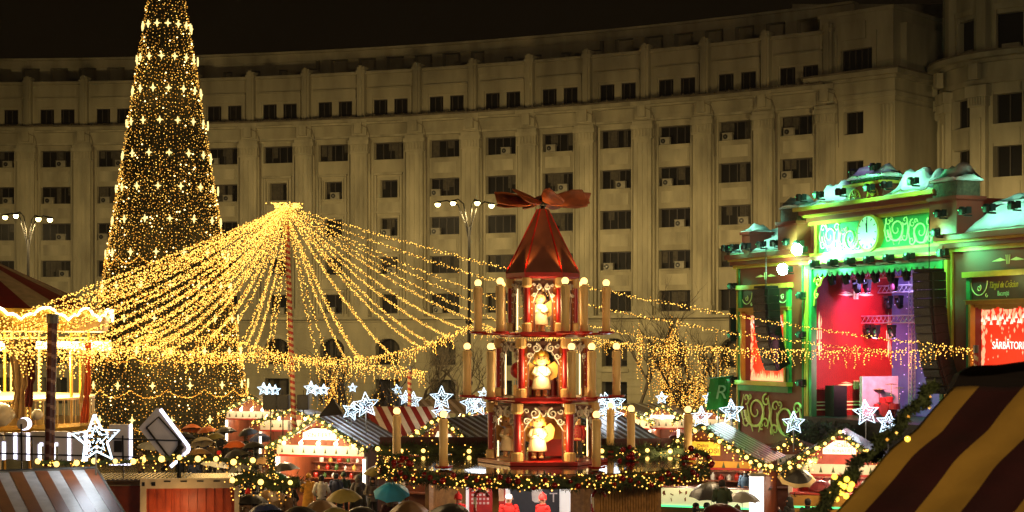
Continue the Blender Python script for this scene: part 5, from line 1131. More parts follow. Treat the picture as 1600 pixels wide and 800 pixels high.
# container stall with letters on top
kt = thing('container_stall', 'orange red shipping container stall with cream top rail at lower left', 'container', (at(298, 0, 50).x, 50, 0), R(4)); M_cor = mat('container_orange', '#b8481a', .45, vary=.3, scale=3); M_ccr = mat('container_cream', '#d8c49a', .45, vary=.15)
q = MB(); h = 1.38
for i in range(10): x = -h + .12 + i * .26; q.box(x, x + .16, -.05, 0, .2, 2.42)
q.box(-h, h, 0, .08, .1, 2.45); q.box(-h - 4.5, -h, 1.2, 1.28, .1, 2.45); q.build('corrugated_side', M_cor, kt)
q = MB(); q.box(-h - .12, h + .05, -.08, .1, 2.42, 2.72); q.box(-h - .14, -h + .04, -.1, .12, 0, 2.74); q.box(h - .04, h + .1, -.1, .12, 0, 2.74); q.box(-h - 4.6, -h - .12, 1.1, 1.3, 2.4, 2.66); q.m = 1; q.lathe([(.07, 0), (.07, .01)], 10, (-h + .25, -.095, 2.57)); q.box(-h + .2, -h + .32, -.1, -.081, 2.5, 2.62); q.box(-h - .08, -h + .0, -.12, -.1, 2.5, 2.62); q.box(h, h + .05, -.12, -.1, 2.5, 2.62)
for i in range(4): q.box(-.8 + i * .5, -.6 + i * .5, -.1, -.08, 2.62, 2.66)
q.build('top_rail', [M_ccr, M_dark], kt)
q = MB(); q.box(-h - 4.5, h, .1, 2.4, 2.64, 2.68)
for i in range(40): q.box(-h - 4.4 + i * .14, -h - 4.34 + i * .14, .1, 2.4, 2.68, 2.71)
q.build('roof', mat('metal_roof', '#77706a', .25, .6), kt)
q = MB(); q.box(-h, h, .9, .95, .1, 2.4); q.build('back_panel', M_cor, kt)
lamp('container_light', (at(298, 0, 50).x, 49.0, 1.9), 22, (1, .6, .25), .2); lamp('container_light', (at(260, 0, 50).x, 49.2, 1.2), 20, (1, .5, .2), .2)
# glowing letters seen on the container
M_let = mat('letter_grey', '#c8c6cc', .5, vary=.08); M_led = emi('letter_led', (.8, .8, 1), 3, True)
lt = thing('letter_sign', 'row of big grey channel letters with white lit edges on a black frame', 'letter sign', (at(110, 0, 50.5).x, 50.5, 2.68)); ld = 50.5
def lx(px): return (px - 110) / F * ld
def lz(y): return CH - (y - HY) / F * ld - 2.68
def letter(poly, edges, nm='letter'):
    P = [(lx(x), lz(y)) for x, y in poly]; q = MB(); q.m = 0; q.prism(P, -.12, .12); q.m = 1
    for a, b in edges:
        a, b = P[a], P[b]; d = Vector((b[0] - a[0], 0, b[1] - a[1])).normalized(); nn = Vector((d.z, 0, -d.x)); w = .05
        q.add([(a[0] + nn.x * s, y, a[1] + nn.z * s) for y in (-.135, -.121) for s in (-w, w)] + [(b[0] + nn.x * s, y, b[1] + nn.z * s) for y in (-.135, -.121) for s in (-w, w)], [(0, 1, 3, 2), (4, 6, 7, 5), (0, 4, 5, 1), (2, 3, 7, 6), (0, 2, 6, 4), (1, 5, 7, 3)])
    return q.build(nm, [M_let, M_led], lt)
letter([(-20, 676), (-20, 716), (8, 718), (8, 690), (4, 676)], [(2, 3)]); letter([(10, 676), (10, 717), (26, 717), (26, 676)], [(2, 3)]); letter([(28, 676), (28, 719), (46, 719), (46, 676)], [(2, 3)])
q = MB(); q.T = Matrix.Translation((lx(38), 0, lz(662))) @ Matrix.Rotation(R(90), 4, 'X'); q.m = 0; q.lathe([(.17, -.12), (.17, .12)], 20, (-.03, 0, 0)); q.m = 1; q.lathe([(.2, -.02), (.2, .1)], 20, (.03, 0, 0)); q.build('letter_dot', [M_let, M_led], lt)
letter([(50, 674), (50, 719), (64, 719), (64, 694), (69, 694), (69, 719), (86, 719), (86, 694), (92, 694), (92, 719), (110, 719), (110, 676), (104, 674)], [(3, 4), (2, 3), (6, 7), (7, 8), (10, 11)])
letter([(114, 674), (114, 721), (136, 721), (136, 674)], [(2, 3)])
letter([(172, 663), (172, 724), (206, 724), (206, 663)], [(2, 3), (1, 2)]); 
q = MB(); q.box(lx(180), lx(192), -.16, -.121, lz(706), lz(688)); q.build('letter_slot', M_dark, lt)
letter([(218, 669), (246, 637), (252, 639), (296, 697), (296, 704), (268, 729)], [(2, 3), (4, 5), (3, 4)], 'bracket_sign')
q = MB(); P = [(231, 668), (250, 651), (285, 690), (267, 715)]; P = [(lx(x), -.2, lz(y)) for x, y in P]; q.tube(P + [P[0]], .035, 4); q.tube([P[0], (lx(268), -.2, lz(716))], .03, 4); q.tube([(lx(-20), -.18, lz(679)), (lx(283), -.18, lz(688))], .03, 4); q.tube([(lx(-20), -.18, lz(707)), (lx(270), -.18, lz(715))], .03, 4); q.tube([(lx(283), -.18, lz(688)), (lx(280), -.05, 0)], .07, 6); q.tube([(lx(287), -.15, lz(696)), (lx(255), -.15, lz(734))], .08, 6)
for x in (52, 194, 36): q.tube([(lx(x), -.18, lz(680 if x != 36 else 662)), (lx(x), -.1, 0)], .03, 4)
q.build('support_frame', M_dark, lt)
# ---------------------------------------------------------------- white light stars
nst = 0
def light_star(px, py, d, size, label, rot=0, yaw=0, full=True, post=.6):
    size *= .9; c = at(px, py, d); t = thing('light_star', label, 'light star', (c.x, c.y, c.z - size * .55 - post), yaw, 'white light stars on stall roofs'); zc = size * .55 + post
    def pts5(r, k=.46): return [(r * (1 if i % 2 == 0 else k) * math.cos(PI / 2 + rot + PI * i / 5), r * (1 if i % 2 == 0 else k) * math.sin(PI / 2 + rot + PI * i / 5)) for i in range(10)]
    rt = max(.012, size * .012); q = MB()
    for y in (-.06, .06): P = [(x, y, z + zc) for x, z in pts5(size / 2)]; q.tube(P + P[:1], rt, 5)
    q.build('outer_outline', M_white, t)
    q = MB(); P = [(x, 0, z + zc) for x, z in pts5(size * .27)]; q.tube(P + P[:1], rt * .8, 5); q.build('inner_outline', M_white, t)
    if full:
        q = MB(); O = pts5(size / 2 * .93); rnd = random.Random(int(px * 7 + py))
        for i in range(int(90 if size > .8 else 36)):
            k = rnd.randrange(10); a = Vector(O[k]); b = Vector(O[(k + 1) % 10]); f = math.sqrt(rnd.random()); g_ = rnd.random(); p = (a * g_ + b * (1 - g_)) * f; q.m = rnd.choice([0, 1, 1]); q.bulbs([(p.x, rnd.uniform(-.05, .05), p.y + zc)], size * .012 * rnd.uniform(.8, 1.5))
        tag(q.build('led_filling', [M_white, M_white2], t), kind='stuff')
    q = MB(); q.tube([(0, 0, 0), (0, 0, zc - size * .2)], .025, 5); q.build('post', M_steel, t)
    lamp('star_light', (c.x, c.y - .35, c.z), (34 if d > 45 else 80) * size ** 2 * (d / 55), (.82, .9, 1), .4)
light_star(150, 687, 43.5, 1.5, 'large double white star nearest the camera, before the grey letters', R(4), post=.3)
light_star(572, 633, 66, 1.2, 'white star on the ridge of the queue stall', R(5)); light_star(549, 642, 66.5, .9, 'smaller tilted white star at left of the one on the queue stall', R(-15))
SM = [(412, 608, 88, .8, 'left white star of the cluster above the far left stall', 0), (421, 609, 89, .75, 'middle white star of the cluster above the far left stall', 0), (430, 610, 90, .7, 'right white star of the cluster above the far left stall', 0), (486, 607, 88, .9, 'tall white star right of the mast', 0), (496, 610, 87, .7, 'small white star second right of the mast', .3), (506, 609, 88, .7, 'small white star third right of the mast', 0), (551, 606, 92, .6, 'tiny white star left of the black peaked tent', 0), (621, 609, 92, .7, 'tiny white star right of the black tent peak', .2),
      (634, 622, 86, .9, 'white star between the black tent and the striped tent', 0), (646, 626, 80, 1.0, 'narrow turned white star left of the stacked pair', 0), (690, 622, 72, 1.2, 'upper white star of the stacked pair left of the pyramid', 0), (689, 646, 60, .8, 'lower white star of the pair behind the second candle', 0), (736, 630, 66, 1.0, 'white star leftmost in the cluster beside the pyramid tiers', .2), (748, 634, 64, .95, 'white star in the middle of the cluster beside the tiers', -.1), (756, 615, 72, .6, 'small white star topmost beside the left of the tiers', 0),
      (941, 636, 62, 1.1, 'white star just right of the pyramid tiers', .1), (955, 648, 60, 1.0, 'white star low in the cluster right of the tiers', -.2), (964, 628, 66, .8, 'small upper white star in the cluster right of the tiers', 0), (949, 626, 66, .8, 'white star behind the third candle of the middle ring', .3), (1034, 622, 86, .75, 'lone white star on the far stall between two candles', 0), (1108, 622, 84, .8, 'white star in front of the green banner', 0), (1096, 652, 58, .9, 'white star on the ridge of the yellow sign stall', 0), (1143, 643, 58, 1.0, 'white star left of the painted scroll panel', .05), (1240, 661, 62, 1.0, 'white star before the lower right of the scroll panel', 0), (1353, 645, 60, 1.1, 'white star before the stage drum kit', .1), (1388, 661, 58, 1.0, 'white star right of the one before the drum kit', -.1)]
for px, y, d, s, lab, r in SM: light_star(px, y, d, s, lab, r, full=s > .55)
# ---------------------------------------------------------------- nearest roofs
B_ = Vector((at(150, 0, 44).x, 44, 3.46)); Wd = Vector((-.894, -.447, 0)); A_ = B_ + Wd * 5.2; C_ = B_ + Vector((2.15, -4.3, -1.3)); D_ = A_ + Vector((2.15, -4.3, -1.3))
nr = thing('market_stall', 'stall at lower left with shiny brown and silver striped roof under the big star', 'market stall', (B_.x, 42, 0), 0, 'wooden stalls of the Christmas market')
q = MB(); q.T = Matrix.Translation(-Vector((B_.x, 42, 0))); slope(q, A_, B_, C_, D_, 8, .06, w=.5); q.build('roof_panel', [mat('near_roof_silver', '#c0bcb8', .42, vary=.2), mat('near_roof_brown', '#7c4428', .42, vary=.2)], nr)
q = MB(); q.T = Matrix.Translation(-Vector((B_.x, 42, 0))); C2, D2 = B_ + Vector((-2.1, 4.2, -1.3)), A_ + Vector((-2.1, 4.2, -1.3)); slope(q, A_, B_, C2, D2, 8, .06); q.build('roof_panel', [mat('near_roof_silver', '#a8a8a8'), mat('near_roof_brown', '#6b3a24')], nr)
q = MB(); q.T = Matrix.Translation(-Vector((B_.x, 42, 0)));
for P, Q in ((C_, C2), (D_, D2), (C_, D_), (C2, D2)):
    P = P * 1; Q = Q * 1; i_ = Vector((.15 * (-1 if P in (C_, C2) and Q in (C_, C2) else 0), 0, 0)); q.add([(P.x, P.y, 0), (Q.x, Q.y, 0), (Q.x, Q.y, Q.z - .05), (P.x, P.y, P.z - .05)], [(0, 1, 2, 3)])
q.add([(C_.x, C_.y, C_.z - .05), (C2.x, C2.y, C2.z - .05), (B_.x, B_.y, B_.z - .05)], [(0, 1, 2)]); q.build('wall', M_cedar, nr)
q = MB(); q.T = Matrix.Translation(-Vector((B_.x, 42, 0))); up = Vector((0, 0, .05)); q.tube([A_ + up, B_ + up], .05, 6); q.tube([B_ + up, C_ + up], .035, 6); q.build('ridge_cap', M_steel, nr)
# big close roof at the lower right
fr = thing('market_stall', 'dark close stall roof with cream and burgundy stripes filling the lower right corner', 'market stall', (3.6, 9, 0), 0, 'wooden stalls of the Christmas market')
o3 = Vector((3.6, 9, 0)); A3 = at(1490, 609, 10.6); B3 = at(2350, 600, 9.3); sv = at(1305, 805, 9.4) - A3; C3 = B3 + sv * 2.2; D3 = A3 + sv * 2.2
M_fc = mat('awning_cream', '#b8923a', .8, vary=.2, scale=2.5, bump=.06, bscale=40); M_fb = mat('awning_burgundy', '#3a060c', .8, vary=.3, scale=2.5, bump=.06, bscale=40)
q = MB(); q.smooth = True; NU, NV = 132, 44; vs = []
nrm = (B3 - A3).cross(D3 - A3).normalized(); nrm = nrm if nrm.z > 0 else -nrm
for j in range(NV + 1):
    for i in range(NU + 1):
        u = i / NU; v = j / NV; p = A3 + (B3 - A3) * u + (D3 - A3) * v; f = .006 * math.sin(u * 46 + v * 7) + .02 * math.exp(-((v - .26 - u * .2) / .05) ** 2) - .02 * math.exp(-((v - .16) / .04) ** 2); vs.append(tuple(p + nrm * f - o3 + (B3 - A3).normalized() * .004 * math.sin(v * 15)))
q.add(vs, [])
WU = (B3 - A3).length
for j in range(NV):
    for i in range(NU):
        a = j * (NU + 1) + i; q.f.append((a, a + 1, a + NU + 2, a + NU + 1)); s_ = ((i + .5) / NU * WU + .09) / .265; q.mi.append(int(s_) % 2); q.sm.append(True)
aw = q.build('striped_canvas', [M_fc, M_fb], fr); md = aw.modifiers.new('thick', 'SOLIDIFY'); md.thickness = .02
q = MB(); P = [at(x, y, d) - o3 for x, y, d in ((1486, 612, 10.6), (1500, 582, 10.6), (1520, 571, 10.5), (1560, 570, 10.4), (1610, 563, 10.3), (1800, 552, 10.1), (2350, 540, 9.3), (2350, 612, 9.3), (1800, 612, 10.1))]
q.add([p for p in P] + [p + Vector((.1, .5, -.02)) for p in P], [tuple(range(len(P))), tuple(range(len(P), 2 * len(P)))[::-1]] + [(i, i + len(P), (i + 1) % len(P) + len(P), (i + 1) % len(P)) for i in range(len(P))]); q.build('ridge_cover', mat('ridge_black', '#140808', .9), fr)
q = MB(); q.add([(D3 - o3)[:], (A3 - o3 - nrm * .03)[:], (A3.x - o3.x + .3, A3.y - o3.y + 2, .2), (D3.x - o3.x + .3, D3.y - o3.y + 2, .2)], [(0, 1, 2, 3)]); q.box(-.2, 3.5, -1.5, 1.2, 0, 4.2); q.build('wall', M_cedar, fr)
P = [A3 + Vector((.02, .1, .02)) - Vector((.06, 0, 0)) + (D3 - A3) * (i / 30) * .75 for i in range(31)]; P = [p + Vector((-.05 - .035 * math.sin(i * 1.7), 0, -.0 + .03 * math.sin(i * 2.3))) for i, p in enumerate(P)]
garland('edge_garland', 'out of focus fir garland down the edge of the close striped roof', P, .045, 2600, 0, small=9, seed=51, group='lit fir garlands', bulbr=.02)
q = MB(); q.smooth = True
for px, y in ((1259, 760), (1268, 764), (1255, 770), (1262, 775), (1244, 745), (1263, 749), (1252, 757), (1271, 757), (1418, 686), (1247, 780)): q.ball(at(px + 75, y - 30, 9.6) if False else at(px + 60 if px < 1400 else px, y - 0, 9.7), .017, 8, 6)
tag(q.build('bulb_cluster', emi('blurred_bulb', (1, .62, .06), 3.2), world=True), 'cluster of blurred yellow bulbs on the garland of the close roof', 'bulb cluster', kind='stuff')
# ---------------------------------------------------------------- people and umbrellas
M_skin = mat('skin', '#c08a68', .55, vary=.1)
def skinmesh(J, edges, rad, name, mats):
    me = bpy.data.meshes.new(name); keys = list(J); me.from_pydata([J[k] for k in keys], [(keys.index(a), keys.index(b)) for a, b in edges], []); o = bpy.data.objects.new(name, me); COL.objects.link(o)
    m = o.modifiers.new('s', 'SKIN'); m.use_smooth_shade = True
    for i, k in enumerate(keys): r = rad[k]; me.skin_vertices[0].data[i].radius = (r, r) if not isinstance(r, tuple) else r; me.skin_vertices[0].data[i].use_root = (i == 0)
    s = o.modifiers.new('u', 'SUBSURF'); s.levels = 1; s.render_levels = 1
    out = bpy.data.meshes.new_from_object(o.evaluated_get(bpy.context.evaluated_depsgraph_get())); bpy.data.objects.remove(o); out.name = name
    out.materials.clear()
    for x in mats: out.materials.append(x)
    return out
def pose(kind):
    J = dict(pel=(0, 0, .95), wai=(0, 0, 1.08), che=(0, .0, 1.3), nek=(0, 0, 1.46), he0=(0, -.01, 1.54), he1=(0, -.02, 1.64), he2=(0, -.01, 1.71))
    for s, n in ((-1, 'L'), (1, 'R')):
        J['sh' + n] = (s * .19, 0, 1.40); J['hi' + n] = (s * .1, 0, .9); J['kn' + n] = (s * .11, -.02 if s > 0 else -.05, .5); J['an' + n] = (s * .12, .03 if s > 0 else -.02, .09); J['to' + n] = (s * .14, -.14 if s > 0 else -.19, .03)
        up = (kind == 'umbrella' and s == 1)
        if up: el, wr, hd = (s * .27, -.08, 1.18), (s * .16, -.27, 1.32), (s * .15, -.29, 1.38)
        elif kind in ('forward', 'umbrella'): el, wr, hd = (s * .27, .03, 1.12), (s * .17, -.22, 1.1), (s * .13, -.3, 1.12)
        elif kind == 'pockets': el, wr, hd = (s * .3, .04, 1.12), (s * .22, -.08, .95), (s * .19, -.12, .89)
        else: el, wr, hd = (s * .25, .02, 1.13), (s * .27, -.02, .88), (s * .27, -.04, .80)
        J['el' + n] = el; J['wr' + n] = wr; J['ha' + n] = hd
        w, h = Vector(wr), Vector(hd); d = (h - w).normalized(); a = Vector((1, 0, 0)) if abs(d.x) < .8 else Vector((0, 1, 0)); a = (a - d * a.dot(d)).normalized()
        for f in range(4): J['f%d%s' % (f, n)] = tuple(h + a * (.026 * (f - 1.5)) + d * (.07 + .012 * (1 - abs(f - 1.5))) + Vector((0, 0, -.012)))
        J['f4' + n] = tuple(w + (h - w) * .6 + a * -s * .05 + d * .03)
    E = [('pel', 'wai'), ('wai', 'che'), ('che', 'nek'), ('nek', 'he0'), ('he0', 'he1'), ('he1', 'he2')]; Rr = dict(pel=(.15, .11), wai=(.14, .1), che=(.17, .115), nek=.06, he0=.075, he1=.105, he2=.07)
    for n in 'LR':
        E += [('che', 'sh' + n), ('sh' + n, 'el' + n), ('el' + n, 'wr' + n), ('wr' + n, 'ha' + n), ('pel', 'hi' + n), ('hi' + n, 'kn' + n), ('kn' + n, 'an' + n), ('an' + n, 'to' + n)] + [('ha' + n, 'f%d%s' % (f, n)) for f in range(4)] + [('wr' + n, 'f4' + n)]
        Rr.update({'sh' + n: .065, 'el' + n: .045, 'wr' + n: .03, 'ha' + n: .032, 'hi' + n: .09, 'kn' + n: .06, 'an' + n: .04, 'to' + n: .04}); Rr.update({'f%d%s' % (f, n): .009 for f in range(5)})
    return J, E, Rr
BODY = {}
for kind in ('umbrella', 'forward', 'sides', 'pockets'):
    J, E, Rr = pose(kind); BODY[kind] = (skinmesh(J, E, Rr, 'person_body', [M_skin]), J)
CL = {}
def clothes(kind, length, hood=False):
    k = (kind, length, hood)
    if k in CL: return CL[k]
    J = BODY[kind][1]; q = MB(); q.smooth = True; bot = {'short': .82, 'mid': .62, 'long': .3}[length]; fl = {'short': .0, 'mid': .03, 'long': .08}[length]
    prof = [(.2 + fl, bot), (.205 + fl * .8, bot + .05), (.195 + fl * .3, .9), (.185, 1.08), (.205, 1.28), (.19, 1.40), (.10, 1.465), (.075, 1.50)]; q.lathe(prof, 18, sy=.72)
    for n in 'LR': q.tube([Vector(J['sh' + n]) + Vector((0, 0, .0)), Vector(J['el' + n]), Vector(J['wr' + n])], [.085, .072, .052], 10); q.ball(J['sh' + n], .088, 10, 8); q.ball(J['el' + n], .07, 10, 6)
    if hood: q.lathe([(.1, 1.46), (.14, 1.56), (.15, 1.66), (.11, 1.76), (.01, 1.8)], 12, (0, .03, 0)) 
    else: q.lathe([(.085, 1.44), (.1, 1.5), (.085, 1.52)], 12)
    tr_ = MB(); tr_.smooth = True
    for n in 'LR': tr_.tube([Vector(J['hi' + n]) + Vector((0, 0, .06)), J['kn' + n], Vector(J['an' + n]) + Vector((0, 0, -.02))], [.115, .085, .07], 10)
    sh_ = MB(); sh_.smooth = True
    for n in 'LR': a, b = Vector(J['an' + n]), Vector(J['to' + n]); sh_.tube([a + Vector((0, .05, -.03)), a + Vector((0, -.02, -.03)), b + Vector((0, 0, .01))], [.055, .06, .045], 8)
    c = q.build('coat', M_dark); t = tr_.build('trousers', M_dark); s = sh_.build('shoes', M_dark); CL[k] = (c.data, t.data, s.data)
    for o in (c, t, s): bpy.data.objects.remove(o)
    return CL[k]
def head(kind):
    k = ('head', kind)
    if k in CL: return CL[k]
    q = MB(); q.smooth = True
    if kind == 'beanie': q.lathe([(.112, 1.62), (.118, 1.66), (.11, 1.73), (.07, 1.79), (.01, 1.81)], 12, (0, 0, 0)); q.ball((0, 0, 1.82), .03, 6, 4)
    elif kind == 'long': q.lathe([(.10, 1.36), (.12, 1.45), (.115, 1.6), (.115, 1.7), (.08, 1.765), (.01, 1.785)], 12, (0, .025, 0))
    elif kind == 'cap': q.lathe([(.112, 1.64), (.112, 1.68), (.09, 1.75), (.01, 1.77)], 12); q.box(-.07, .07, -.2, -.08, 1.645, 1.66)
    else: q.lathe([(.09, 1.55), (.108, 1.62), (.11, 1.7), (.075, 1.76), (.01, 1.775)], 12, (0, .022, 0))
    f = MB(); f.smooth = True
    for s in (-1, 1): f.ball((s * .037, -.108, 1.645), .012, 6, 4)
    f.tube([(-.025, -.113, 1.58), (0, -.117, 1.577), (.025, -.113, 1.58)], .006, 4)
    n_ = MB(); n_.smooth = True; n_.tube([(0, -.105, 1.645), (0, -.135, 1.61), (0, -.11, 1.6)], [.01, .016, .012], 6)
    for s in (-1, 1): n_.ball((s * .105, -.005, 1.635), .025, 6, 4)
    o = q.build('hair', M_dark); o2 = f.build('face', M_dark); o3_ = n_.build('nose_and_ears', M_skin); CL[k] = (o.data, o2.data, o3_.data)
    for x in (o, o2, o3_): bpy.data.objects.remove(x)
    return CL[k]
def dressed(name, data, m, parent):
    d = data.copy(); d.materials.clear(); d.materials.append(m); o = bpy.data.objects.new(name, d); COL.objects.link(o); o.parent = parent; return o
CC_ = {'black': '#26231c', 'navy': '#2c3450', 'mustard': '#d89830', 'white': '#e4dccc', 'grey': '#777068', 'brown': '#74583c', 'red': '#d82418', 'beige': '#a88c64', 'green': '#2c3a1e', 'maroon': '#4a1416', 'blue': '#24405c', 'hair': '#1c120a', 'fair': '#8a6a38'}
def person(px, d, label, coat='black', kind='sides', length='mid', hat='hair', hatc='hair', rz=0, h=1.72, z=0, hood=False, sit=None, group='people at the market', y=None):
    p = at(px, 0, d); t = thing('person', label, 'person', (p.x, d, z), rz, group); k = h / 1.76
    b = bpy.data.objects.new('person_body', BODY[kind][0]); COL.objects.link(b); b.parent = t; b.scale = (k, k, k)
    c, tr_, sh_ = clothes(kind, length, hood)
    for nm, dd, mm in (('coat', c, coat), ('trousers', tr_, 'black'), ('shoes', sh_, 'black')): dressed(nm, dd, mat('cloth_' + mm, CC_[mm], .85, vary=.25, scale=8), b)
    hh = head(hat)
    if not hood: dressed('hat' if hat in ('beanie', 'cap') else 'hair', hh[0], mat('cloth_' + hatc, CC_[hatc], .85, vary=.25, scale=8), b)
    dressed('face', hh[1], M_dark, b); dressed('nose_and_ears', hh[2], M_skin, b)
    return t
UC = {'black': '#2c2822', 'orange': '#e06a28', 'cream': '#e0cca0', 'clear': '#d8d4c4', 'olive': '#8a7a3c', 'brown': '#80603a', 'blue': '#38b4ec', 'red': '#b02c1c', 'green': '#2c6438', 'grey': '#98948a', 'navy': '#333c60', 'maroon': '#6c2228'}
UM = {}
def umbrella(px, yt, d, w, col, label, tilt=(0, 0), rim=None, solo=False):
    c = at(px, yt, d); zt = c.z; t = thing('umbrella', label, 'umbrella', (c.x, d, zt - 1.0), 0, 'open umbrellas in the crowd'); t.rotation_euler = (tilt[0], tilt[1], px * .01)
    r = w / 2; key = (col, round(r, 2), rim); q = MB(); N = 8; K = 4; rings = 6; vs = []; hgt = r * .56
    for L_ in (0, .006):
        for i in range(rings + 1):
            f = i / rings; rr = r * f
            for k in range(N * K):
                a = 2 * PI * k / (N * K); u = (k % K) / K; dip = 1 - .075 * f * math.sin(PI * u); zz = 1.0 - hgt * (f ** 2.1) - .02 * f * math.sin(PI * u) + (.05 * f ** 3 * math.sin(PI * u) if i == rings else 0) - L_; vs.append((rr * dip * math.cos(a), rr * dip * math.sin(a), zz))
    q.smooth = True; q.add(vs, []); S = N * K; half = (rings + 1) * S
    for L_ in (0, 1):
        for i in range(rings):
            for k in range(S):
                f = (L_ * half + i * S + k, L_ * half + i * S + (k + 1) % S, L_ * half + (i + 1) * S + (k + 1) % S, L_ * half + (i + 1) * S + k); q.f.append(f if L_ == 0 else f[::-1]); q.mi.append(1 if (rim and i == rings - 1) else 0); q.sm.append(True)
    q.build('canopy', [mat('umb_' + col, UC[col], .45 if col != 'clear' else .25, vary=.15, scale=4, alpha=.55 if rim else .85 if col == 'clear' else 1), mat('umb_rim_cream', '#d8b878', .6)], t)
    q = MB(); q.tube([(0, 0, 1.07), (0, 0, .15)], .008, 5); q.build('shaft', M_steel, t)
    q = MB(); q.tube([(0, 0, .15), (0, 0, .02), (.03, 0, -.02), (.06, 0, .02)], .015, 6); q.build('handle', M_dark, t)
    q = MB()
    for k in range(8): a = 2 * PI * k / 8; q.tube([(r * f * math.cos(a), r * f * math.sin(a), 1.0 - hgt * f ** 2.1 - .012) for f in (0, .33, .66, 1)], .005, 4); q.tube([(0, 0, .72), (r * .5 * math.cos(a), r * .5 * math.sin(a), 1.0 - hgt * .5 ** 2.1 - .015)], .004, 4)
    q.build('ribs', M_steel, t); return t
def ud(yt, z=2.2): return (CH - z) * F / (yt - HY)
U = [ # px, ytop, width m, colour, label, holder coat
 (300, 662, 1.3, 'orange', 'flat orange umbrella left of the tree foot, farthest row', 'black'), (326, 666, 1.15, 'orange', 'second orange umbrella beside the flat orange one', 'navy'), (318, 682, 1.25, 'cream', 'cream and tan umbrella under the tree', 'brown'), (368, 688, 1.2, 'orange', 'orange red umbrella right of the cream one', 'grey'),
 (331, 716, 1.2, 'clear', 'pale translucent dome umbrella above the red container', 'black'), (355, 666, 1.3, 'black', 'black umbrella just behind the orange red one', 'black'), (374, 702, 1.3, 'black', 'wide black umbrella below the orange red one', 'grey'), (228, 690, 1.1, 'grey', 'grey umbrella half hidden by the tilted square sign', 'brown'),
 (392, 668, 1.2, 'black', 'black umbrella at the right of the tree foot', 'green'), (414, 714, 1.15, 'brown', 'brown umbrella with black one behind it left of the queue stall', 'black'), (449, 722, 1.25, 'black', 'black umbrella against the bright post of the queue stall', 'navy'), (460, 745, 1.0, 'brown', 'small brown umbrella lit from behind at the queue stall', 'brown'),
 (540, 763, 1.2, 'olive', 'olive umbrella below the queue of people', 'black'), (590, 727, 1.25, 'olive', 'olive green umbrella right of the hooded man', 'grey'), (612, 751, 1.25, 'blue', 'bright blue umbrella left of the pyramid rim', 'maroon'), (408, 676, 1.2, 'navy', 'navy umbrella left of the scaffold tower', 'black'), (440, 690, 1.1, 'black', 'black umbrella below the hanging speakers', 'black'),
 (420, 652, 1.2, 'grey', 'grey umbrella farthest back by the far left stall', 'black'), (502, 781, 1.2, 'brown', 'dark brown umbrella at the bottom edge left of centre', 'black'), (566, 790, 1.2, 'black', 'black umbrella at the bottom edge under the olive one', 'black'), (700, 785, 1.3, 'black', 'black umbrella in front of the kiosk window', 'black'),
 (1022, 655, 1.2, 'green', 'dark green umbrella before the small far stall', 'black'), (998, 656, 1.1, 'brown', 'brown umbrella left of the dark green one', 'black'), (1018, 669, 1.1, 'red', 'dull red umbrella under the dark green one', 'green'), (1045, 665, 1.0, 'black', 'black umbrella right of the dull red one', 'black'),
 (1112, 752, 1.45, 'black', 'broad black umbrella over the couple at the yellow sign stall', 'black'), (1130, 786, 1.5, 'maroon', 'maroon and black umbrella at the bottom edge right of centre', 'black'), (1241, 728, 1.25, 'black', 'see-through black umbrella with a cream rim', 'black'), (1200, 681, 1.2, 'green', 'dark green umbrella behind the roof of the yellow sign stall', 'black'), (1224, 678, 1.2, 'green', 'green umbrella below the painted scroll panel', 'navy'),
 (1283, 750, .9, 'maroon', 'small maroon umbrella at the counter of the stall under the stage', 'grey'), (265, 660, 1.2, 'brown', 'brown umbrella behind the tilted square sign', 'black'), (345, 654, 1.1, 'black', 'black umbrella farthest back under the tree', 'brown'), (378, 726, 1.1, 'black', 'black umbrella above the right end of the container', 'black')]
for x, y, w, c, n, wh in (
 (288, 675, 1.2, 'black', 'black', 'under the flat orange one'), (312, 700, 1.25, 'brown', 'brown', 'left of the pale dome umbrella'), (340, 676, 1.2, 'olive', 'olive', 'between the cream and the orange red one'), (352, 738, 1.15, 'black', 'black', 'directly above the container corner'), (398, 690, 1.2, 'black', 'black', 'right of the orange red one'),
 (404, 738, 1.2, 'olive', 'dark olive', 'over the low tangled garland'), (426, 764, 1.2, 'brown', 'brown', 'low at the left of the queue'), (392, 772, 1.25, 'black', 'black', 'low beside the container end'), (466, 690, 1.1, 'grey', 'grey', 'at the left corner of the queue stall'), (383, 652, 1.2, 'brown', 'brown', 'farthest back right of the tree'),
 (452, 664, 1.15, 'maroon', 'maroon', 'beside the scaffold tower'), (432, 738, 1.15, 'green', 'dark green', 'left of the small brown one'), (474, 790, 1.2, 'black', 'black', 'at the bottom edge below the mustard coat'), (640, 782, 1.2, 'brown', 'brown', 'at the bottom edge left of the kiosk'), (530, 792, 1.1, 'olive', 'olive', 'at the bottom edge below the white jacket'),
 (1160, 768, 1.2, 'grey', 'grey', 'at the foot of the light column'), (1188, 752, 1.1, 'black', 'black', 'just right of the light column'), (985, 664, 1.1, 'black', 'black', 'left of the red far one'), (1064, 672, 1.1, 'maroon', 'maroon', 'right of the far black one'), (1278, 676, 1.1, 'green', 'dark green', 'behind the gable of the stage stall'), (418, 786, 1.2, 'navy', 'navy', 'at the bottom edge left of the queue')):
    U.append((x, y, w, c, '%s umbrella %s' % (n, wh), ['black', 'brown', 'navy', 'grey', 'green'][(x + y) % 5]))
